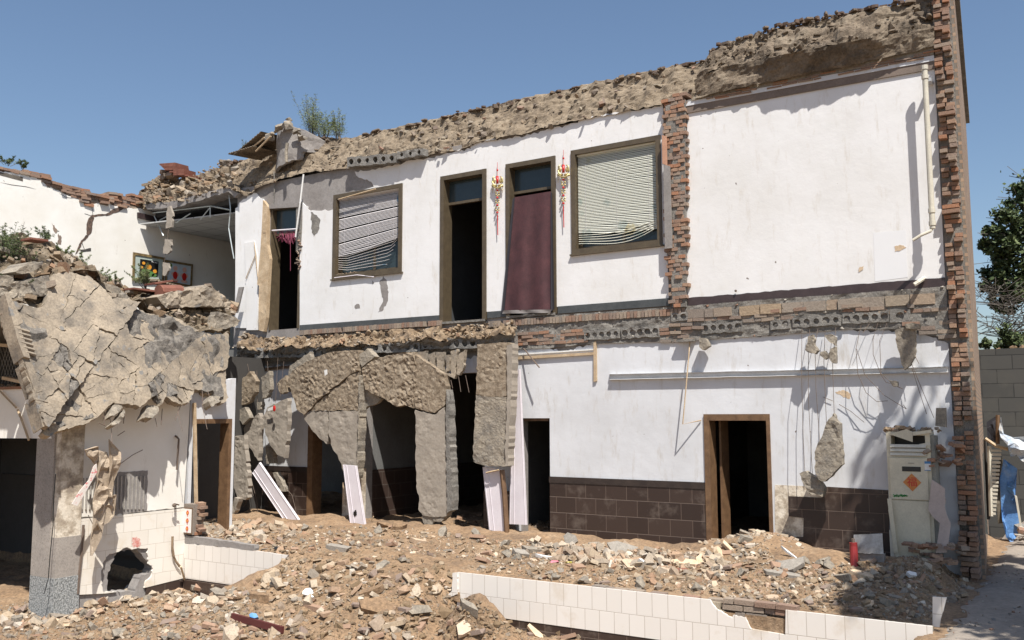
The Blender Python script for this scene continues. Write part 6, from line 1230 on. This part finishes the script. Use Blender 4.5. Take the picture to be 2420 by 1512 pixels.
# ================================================================== RIGHT HAND BACKGROUND
MB().bb((-2.9, 8.0, -.5), (9, 8.3, onY(2360, 824, 8).z)).build('block_wall', mBlock, None, label='grey concrete block retaining wall beyond the house on the right', cat='wall')
heap('verge_weeds', [(Vector((rnd.uniform(-3.4, 3), rnd.uniform(8.1, 8.9), onY(2360, 824, 8).z+.02)), sizes(rnd, .03, .12), 'chunk') for i in range(90)], mDirt, None, label='earth clods along the top of the block wall', cat='earth', kind='stuff')
def qd(V, Fs, c, s, r, asp=.5):
    a = Vector((r.gauss(0, 1), r.gauss(0, 1), r.gauss(0, .7))).normalized(); b_ = a.orthogonal().normalized(); b_ = Matrix.Rotation(r.uniform(0, 6.28), 3, a) @ b_; n = len(V)
    V += [c-a*s, c+b_*s*asp, c+a*s, c-b_*s*asp]; Fs.append((n, n+1, n+2, n+3))
def tree(name, label, base, H_, blobs, nleaf, ls, seed, mat=None, group=None, bare=0, trunkr=.14):
    r = random.Random(seed); T = thing(name, label, 'tree', base, group); b = MB(); base = Vector(base); top = base+Vector((r.uniform(-.2, .2), r.uniform(-.2, .2), H_))
    b.tube([base, base.lerp(top, .35)+Vector((.08, .05, 0)), base.lerp(top, .7), top], trunkr, 8, trunkr*.4); V = []; Fs = []
    for c, rad in blobs:
        c = Vector(c); s0 = base.lerp(top, r.uniform(.4, .85)); mid = s0.lerp(c, .5)+Vector((r.uniform(-.2, .2), r.uniform(-.2, .2), -.1)); b.tube([s0, mid, c], trunkr*.35, 5, trunkr*.1)
        for k in range(9):
            d = Vector((r.gauss(0, 1), r.gauss(0, 1), r.gauss(0, .8))).normalized()*rad*r.uniform(.5, 1.05); e = c+d; b.tube([c, c+d*.5+Vector((0, 0, r.uniform(-.1, .1))), e], trunkr*.1, 3, trunkr*.04)
            if bare and r.random() < bare:
                for j in range(5): f_ = c+d*r.uniform(.3, 1); b.tube([f_, f_+Vector((r.gauss(0, .3), r.gauss(0, .3), r.uniform(-.1, .35)))], .008, 3)
                continue
            for j in range(nleaf):
                g = e+Vector((r.gauss(0, 1), r.gauss(0, 1), r.gauss(0, .8)))*rad*.24; qd(V, Fs, g, ls*r.uniform(.6, 1.2), r)
    b.build('trunk', mBark, T); 
    if V: obj('crown', V, Fs, mat or mLeafD, T)
    return T
B_ = lambda u, v, y, rad: (onY(u, v, y), rad)
tree('broadleaf_tree', 'big leafy tree leaning in from the right edge behind the block wall', (2.9, 12, -.3), 8.2, [B_(2440, 430, 12, .42), B_(2405, 470, 12, .36), B_(2395, 520, 11.8, .36), B_(2450, 520, 12, .6), B_(2352, 555, 11.8, .30), B_(2378, 580, 11.8, .34), B_(2335, 580, 11.8, .18), B_(2420, 600, 12, .5), B_(2470, 620, 12.3, .7), B_(2350, 640, 12, .33), B_(2385, 660, 12, .42), B_(2345, 680, 12, .25), B_(2430, 690, 12, .5), B_(2375, 720, 12.2, .3), B_(2500, 480, 12, .8), B_(2520, 680, 12, .8), B_(2365, 610, 12, .3), B_(2400, 560, 12, .35)], 95, .075, 5, bare=.12)
tree('bare_tree', 'tangle of bare twigs below the leafy tree on the right', (1.6, 10.5, 3.5), 2.2, [B_(2340, 700, 10.5, .5), B_(2390, 720, 10.5, .6), B_(2350, 760, 10.5, .5), B_(2410, 780, 10.5, .6), B_(2370, 800, 10.5, .5), B_(2430, 740, 10.5, .6)], 0, .05, 8, bare=1., trunkr=.05)
tree('shrub', 'dark shrub growing on top of the block wall', (1.0, 9.0, 3.4), .7, [B_(2385, 790, 9, .22), B_(2400, 805, 9, .25), B_(2370, 812, 9, .18), B_(2330, 815, 9, .12), B_(2425, 800, 9, .25)], 46, .05, 9, trunkr=.03)
# tree standing off to the right that throws the dappled shade
r = random.Random(21); bl = []
for i in range(70):
    c = Vector((1.9, -3.4, 6.5)); d = Vector((r.gauss(0, 1), r.gauss(0, 1), r.gauss(0, 1))).normalized()*r.uniform(.3, 1)
    bl.append((c+Vector((d.x*1.5, d.y*2.6, d.z*2.1)), r.uniform(.5, .8)))
tree('shade_tree', 'leafy tree beside the road shading the right end of the platform', (3.4, -4.4, -.1), 7.5, bl, 52, .13, 22)
r = random.Random(31); bl = []
for i in range(30):
    d = Vector((r.gauss(0, 1), r.gauss(0, 1), r.gauss(0, 1))).normalized()*r.uniform(.3, 1); bl.append((Vector((4.0, 1.2, 6.6))+Vector((d.x*1.6, d.y*2.6, d.z*1.5)), r.uniform(.45, .7)))
tree('shade_tree', 'second leafy tree further back beside the road shading the tarpaulin pile', (4.6, 1.2, -.1), 7.0, bl, 18, .10, 23)
# tarpaulin and junk beside the block wall
yt = 4.3
FP = lambda *a: [onY(u, v, yt) for u, v in K('f', *a)]
def sheet(name, q, y, th, mat, label, amp, nsc=2., cat=None, **k): return plate(name, [onY(u, v, y) for u, v in q], (0, th, 0), mat, None, res=.07, amp=amp, nsc=nsc, label=label, cat=cat or name, **k)
sheet('tarpaulin', K('f', 400, 600, 520, 690, 505, 940, 560, 1250, 480, 1360, 420, 1320, 385, 1150, 370, 960, 360, 790), 4.3, .05, mBlue, 'dusty blue tarpaulin hanging in a long fold beside the road', .35, 2.4, 'tarpaulin')
sheet('plastic_sheet', K('f', 370, 215, 400, 370, 480, 400, 640, 390, 660, 600, 590, 620, 550, 600, 520, 560, 465, 580, 450, 470, 380, 400, 355, 330), 4.2, .04, M('pale_blue_sheet', [(.25, .34, .5), (.55, .58, .6), (.66, .63, .58)], 3, .4, .02, 9, fine=.15), 'crumpled pale sheet lying over the top of the blue tarpaulin', .35, 3, 'sheet')
sheet('dark_sheet', K('f', 240, 260, 330, 205, 360, 450, 300, 440, 250, 420), 4.45, .04, mVelD, 'dark rag stretched left of the wooden stake', .2)
sheet('brown_mat', K('f', 330, 640, 390, 580, 360, 800, 368, 1000, 400, 1180, 350, 1190, 325, 900), 4.4, .04, M('brown_mat', [(.12, .10, .075), (.18, .15, .11)], 4), 'brown mat hanging between the slatted rack and the blue tarpaulin', .2)
MB().tube([onY(u, v, 4.25) for u, v in K('f', 345, 460, 345, 195)], .035, 6).build('stake', mWood, None, label='reddish wooden stake standing above the tarpaulin', cat='stake')
Rk = thing('slatted_rack', 'cream slatted rack standing on end beside the gable wall', 'rack', onY(*K('f', 300, 1120)[0], 4.3))
b = MB()
for i in range(17): v = 520+i*36; w_ = 105-55*i/16; a, c = [onY(*K('f', x, v)[0], 4.25) for x in (275, 275+w_)]; b.bb((a.x, 4.23, a.z-.02), (c.x, 4.27, a.z+.02))
b.build('slats', mPipe, Rk)
b = MB(); a, c = onY(*K('f', 268, 480)[0], 4.25), onY(*K('f', 285, 1120)[0], 4.25); b.tube([a, c], .035, 5); b.build('upright', mPipe, Rk)
MB().tube([onY(u, v, 4.2) for u, v in K('f', 230, 410, 330, 480, 440, 510)], .03, 5).build('branch', mLath, None, label='pale branch laid over the top of the slatted rack', cat='branch')
MB().tube([onY(u, v, 4.4) for u, v in K('f', 235, 420, 260, 1150)], .04, 5).build('dark_post', mDark, None, label='dark post between the gable wall and the slatted rack', cat='post')
boardY(K('f', 205, 540, 215, 540, 252, 1290, 232, 1280), .4, .03, mAC, 'tall thin pale board standing against the gable corner')
boardY(K('f', 500, 930, 520, 940, 575, 1280, 555, 1260), 4.1, .04, mPipe, 'pale plank leaning on the blue tarpaulin')
r = random.Random(8)
heap('junk', [(Vector((r.uniform(-1.3, 1.4), r.uniform(3.4, 4.9), -.08+r.uniform(0, .25))), sizes(r, .04, .22), r.choice(['slab', 'chunk', 'shard', 'brick'])) for i in range(240)], mRubG, None, .5, 4, label='broken rubble at the foot of the tarpaulin pile', cat='rubble', kind='stuff')
heap('road_grit', [(Vector((x, y, hroad(x, y)+.01)), sizes(r, .008, .04), r.choice(['chunk', 'shard'])) for x, y in [(r.uniform(-1.6, 1.2), r.uniform(-5.5, 3.5)) for i in range(700)]], mRubG, None, .3, 3, label='grit scattered over the road', cat='grit', kind='stuff')
# ================================================================== PLANTS
def bush(name, label, c, h, w_, n, seed, mat=None, ax=(1, 1), sl=.035, group=None, stiff=.5):
    r = random.Random(seed); T = thing(name, label, 'plant', c, group); b = MB(); V = []; Fs = []; c = Vector(c)
    for i in range(n):
        d = Vector((r.gauss(0, .5)*w_*ax[0], r.gauss(0, .5)*w_*ax[1], h*r.uniform(.5, 1))); p = [c+Vector((d.x*.15, d.y*.15, 0)), c+d*.5+Vector((r.gauss(0, .02), r.gauss(0, .02), .03*h)), c+d]; b.tube(p, .006, 3, .002)
        for k in range(26):
            t = r.uniform(.25, 1); q = p[0].lerp(p[1], min(1, t*2)) if t < .5 else p[1].lerp(p[2], t*2-1); L = h*.22*(1.15-t)
            e = Vector((r.gauss(0, 1), r.gauss(0, 1), r.uniform(0, .8))).normalized()
            for j in range(4): qd(V, Fs, q+e*L*(j+1)/4, sl*r.uniform(.5, 1), r, .16)
    b.build('stems', mBark, T); obj('foliage', V, Fs, mat or mLeafG, T); return T
GP = 'weeds sprouting on the ruins'
for i, (u, v, y, h, w_, n, lb) in enumerate([(738, 325, .5, .62, .30, 16, 'tallest feathery green weed on the roof edge right of the chimney'), (765, 325, .6, .45, .28, 12, 'middle feathery weed on the roof edge'), (800, 325, .6, .45, .16, 9, 'right hand pointed weed on the roof edge')]): bush('feathery_weed', lb, onY(u, v+12, y), h*1.75, w_*1.5, n*2, i+3, group=GP, sl=.03)
heap('roof_rubble', [(onY(398+rnd.uniform(-18, 30), 412+rnd.uniform(-8, 12), .55+rnd.uniform(-.1, .2)), rnd.uniform(.08, .2), 'slab') for i in range(26)], mBrkDk, None, .2, 8, label='broken slabs under the stacks of red roof tiles', cat='rubble', kind='stuff')
bush('thin_weed', 'thin dry weed left of the corrugated sheets', onY(578, 372, .3), .55, .12, 5, 9, mLeafD, group=GP, sl=.025)
for i, (u, v, x, h, w_, n, m_, lb) in enumerate([(15, 640, -1.3, .85, .5, 22, mLeafD, 'big dark bush at the far left on the roof heap'), (45, 655, -1.3, .6, .4, 16, mLeafD, 'lower dark bush right of the big one'), (10, 590, -1.5, .4, .4, 12, mLeafG, 'pale spray above the dark bush at the far left'), (108, 572, -1.6, .3, .3, 8, mLeafD, 'spiky weed beside the red board on the left heap'), (150, 612, -1.6, .25, .25, 9, mLeafG, 'low weed on the slope of the left heap'), (190, 640, -1.5, .35, .4, 12, mLeafG, 'spreading weed at the middle of the heap crest'), (235, 662, -1.5, .25, .4, 10, mLeafG, 'small weed right of the spreading one'), (345, 682, -1.3, .45, .3, 16, mLeafG, 'feathery weed growing in front of the flower picture'), (270, 672, -1.4, .18, .3, 6, mLeafG, 'tuft between the small weed and the feathery one'), (40, 700, -.6, .35, .4, 14, mLeafD, 'drooping weed over the concrete ledge at the left')]):
    bush('weed', lb, onX(u, v, XW+x), h, w_, n, i+30, m_, group=GP)
bush('weed', 'small leafy plant on top of the far left brick edge', onX(18, 392, XP-.1), .32, .5, 6, 77, mLeafD, (.3, 1), .05, group=GP)
bush('weed', 'second small plant on the far left brick edge', onX(52, 400, XP-.1), .22, .3, 4, 78, mLeafD, (.3, 1), .05, group=GP)
# ================================================================== RUBBLE
zones = {
 'platform_left': ([(455, 1232), (560, 1226), (740, 1243), (870, 1245), (1000, 1252), (1150, 1275), (1230, 1278), (1290, 1300), (1290, 1335), (1070, 1325), (900, 1298), (680, 1308), (440, 1283)], 'among the rubble left of the narrow doorway'),
 'platform_right': ([(1230, 1278), (1400, 1292), (1680, 1308), (1700, 1290), (1800, 1280), (1840, 1330), (2100, 1330), (2225, 1350), (2205, 1475), (1860, 1436), (1700, 1410), (1300, 1372), (1090, 1346)], 'on the platform between the narrow doorway and the gable'),
 'ramp': ([(640, 1315), (870, 1298), (1070, 1335), (1075, 1400), (1000, 1512), (480, 1512), (600, 1385)], 'on the earth ramp'),
 'court': ([(0, 1432), (190, 1402), (350, 1398), (600, 1392), (560, 1512), (0, 1512)], 'on the courtyard floor at the lower left'),
 'foot': ([(1020, 1512), (1060, 1425), (1120, 1408), (1190, 1470), (1300, 1484), (1500, 1512)], 'at the foot of the right tiled wall')}
cnt = {'platform_left': (1700, 26, 24, 26), 'platform_right': (3200, 24, 34, 40), 'ramp': (1700, 20, 22, 14), 'court': (2300, 26, 20, 16), 'foot': (420, 5, 6, 4)}
mClod = M('earth_clods', [(.2, .14, .08), (.28, .2, .12)], 4, 1, .02, 30, island=[(.25, .175, .105), (.29, .21, .13), (.22, .15, .085), (.33, .26, .18), (.27, .22, .17), (.20, .14, .09)], fine=.35)
mRubL = M('pale_rubble_mix', [(.28, .20, .13), (.40, .31, .22)], 4, .95, .012, 40, island=[(.46, .38, .28), (.38, .25, .16), (.50, .42, .32), (.30, .23, .17), (.34, .29, .23), (.42, .33, .23), (.27, .24, .20), (.40, .27, .18), (.56, .50, .42)], fine=.3, isl=.75)
WALLB = {'ramp': ([(640, 1320), (900, 1330), (1060, 1380), (1000, 1512), (480, 1512), (600, 1400)], 260, 'down the middle of the earth ramp'), 'platform_right': ([(1240, 1280), (1400, 1288), (1500, 1300), (1680, 1312), (1740, 1345), (1700, 1368), (1500, 1350), (1300, 1325)], 520, 'against the brown tiles'), 'platform_left': ([(455, 1232), (560, 1228), (700, 1245), (690, 1275), (560, 1285), (450, 1280)], 260, 'beside the side door'), 'court': ([(190, 1405), (350, 1398), (560, 1395), (600, 1420), (480, 1455), (250, 1450), (120, 1490), (0, 1490), (0, 1460), (180, 1430)], 420, 'below the knocked out hole')}
def near(u, v):  # more and bigger pieces near the house wall
    return 1
for zi, (zn, (poly, where)) in enumerate(zones.items()):
    n, nb, nc, ns = cnt[zn]; earthy = zn in ('ramp', 'foot')
    pc = inpx(poly, int(n*.8), zi*10+1, hit, .014, .085 if not earthy else .07, ('chunk', 'slab', 'chunk', 'shard', 'brick'), .15)
    heap('rubble', pc, mClod if earthy else mRub, None, .45, zi+3, label='loose broken rubble '+where, cat='rubble', kind='stuff')
    us = inpx(poly, int(n*.10), zi*10+2, hit, .02, .06, ('shard', 'slab', 'chunk'), .1); heap('rubble', us, mTileSh if zn != 'court' else mRub, None, .45, zi+9, label='pale crumbs of tile and plaster '+where, cat='rubble', kind='stuff') if zn.startswith('platform') else heap('rubble', us[:len(us)//2], mRub, None, .45, zi+9, label='mixed small fragments '+where, cat='rubble', kind='stuff')
    gr = inpx(poly, int(n*3.2), zi*10+3, hit, .007, .02, ('grit',), .1); heap('gravel', gr, mClod if earthy else mGrit, None, .8, zi+20, label='gritty crumbs strewn '+where, cat='gravel', kind='stuff')
    r = random.Random(zi+50)
    if zn in WALLB: heap('rubble', inpx(WALLB[zn][0], WALLB[zn][1], zi*10+5, hit, .035, .16, ('slab', 'chunk', 'brick', 'shard', 'slab'), .2), mRubL, None, .5, zi+31, label='thicker band of broken tile, brick and plaster '+WALLB[zn][2], cat='rubble', kind='stuff')
    for nm, cat, m_, kd, k_, lo_s, hi_s, lab in (('broken_brick', 'brick', mBrk, 'brick', nb, .07, .125, 'dusty broken brick lying '), ('concrete_chunk', 'concrete chunk', mCon if not earthy else mClod, 'chunk', nc, .05, .13, ('rough grey concrete lump lying ' if not earthy else 'earth caked concrete lump lying ')), ('tile_shard', 'tile shard', mTileSh, 'slab', ns, .05, .12, 'flat pale tile shard lying ')):
        meshes = []
        for j in range(5):
            V, Fs = TP[kd][j]; me = bpy.data.meshes.new(nm); sc_ = (1, 1, 1) if kd != 'slab' else (1, 1, .4); me.from_pydata((V*np.array(sc_)).tolist(), [], Fs); me.materials.append(m_ if kd != 'brick' else mBrk); me.update(); meshes.append(me)
        for p, s_, _ in inpx(poly, k_, zi*10+7+len(nm), hit, lo_s, hi_s, (kd,), .2):
            o = bpy.data.objects.new(nm, r.choice(meshes)); COL.objects.link(o); o.location = p; o.scale = (s_*r.uniform(.8, 1.1), s_*r.uniform(.8, 1.1), s_*r.uniform(.8, 1.1)); o.rotation_euler = rotm(r, .35).to_euler()
            tag(o, lab+where, cat, nm.replace('_', ' ')+'s '+where)
r = random.Random(77)
heap('fallen_bricks', [(Vector((r.uniform(-2.25, -1.6), r.uniform(-.75, -.25), hg(-1.9, -.5)+r.uniform(0, .32))), r.uniform(.09, .12), 'brick') for i in range(34)], mBrk, None, .18, 19, label='heap of fallen bricks between the air conditioner and the gable wall', cat='bricks', kind='stuff')
heap('rubble', [(Vector((x, y, hg(x, y))), sizes(r, .025, .12), r.choice(['slab', 'chunk', 'brick', 'shard'])) for x, y in [(r.gauss(-4.4, .45), r.gauss(-.5, .35)) for i in range(160)]], mRubL, None, .4, 17, label='brick and tile rubble on the earth heap in the wooden doorway', cat='rubble', kind='stuff')
heap('rubble', [(Vector((x, y, hg(x, y)+.0)), sizes(r, .02, .1), r.choice(['brick', 'slab', 'chunk'])) for x, y in [(r.uniform(-2.6, -1.5), r.uniform(-1.9, -.1)) for i in range(330)]], mRub, None, .4, 15, label='brick rubble piled at the foot of the gable wall', cat='rubble', kind='stuff')
heap('rubble', [(Vector((x, y, hg(x, y)+.0)), sizes(r, .02, .12), r.choice(['slab', 'slab', 'chunk'])) for x, y in [(r.uniform(-11.6, -7.9), r.uniform(.1, 2.2)) for i in range(240)]], mRub, None, .4, 16, label='rubble lying inside the wide opening', cat='rubble', kind='stuff')
for o in bpy.data.objects:
    if o.parent and o.name.split('.')[0] in ('lodged_debris', 'rim_pieces', 'roof_tiles'): o['kind'] = 'stuff'
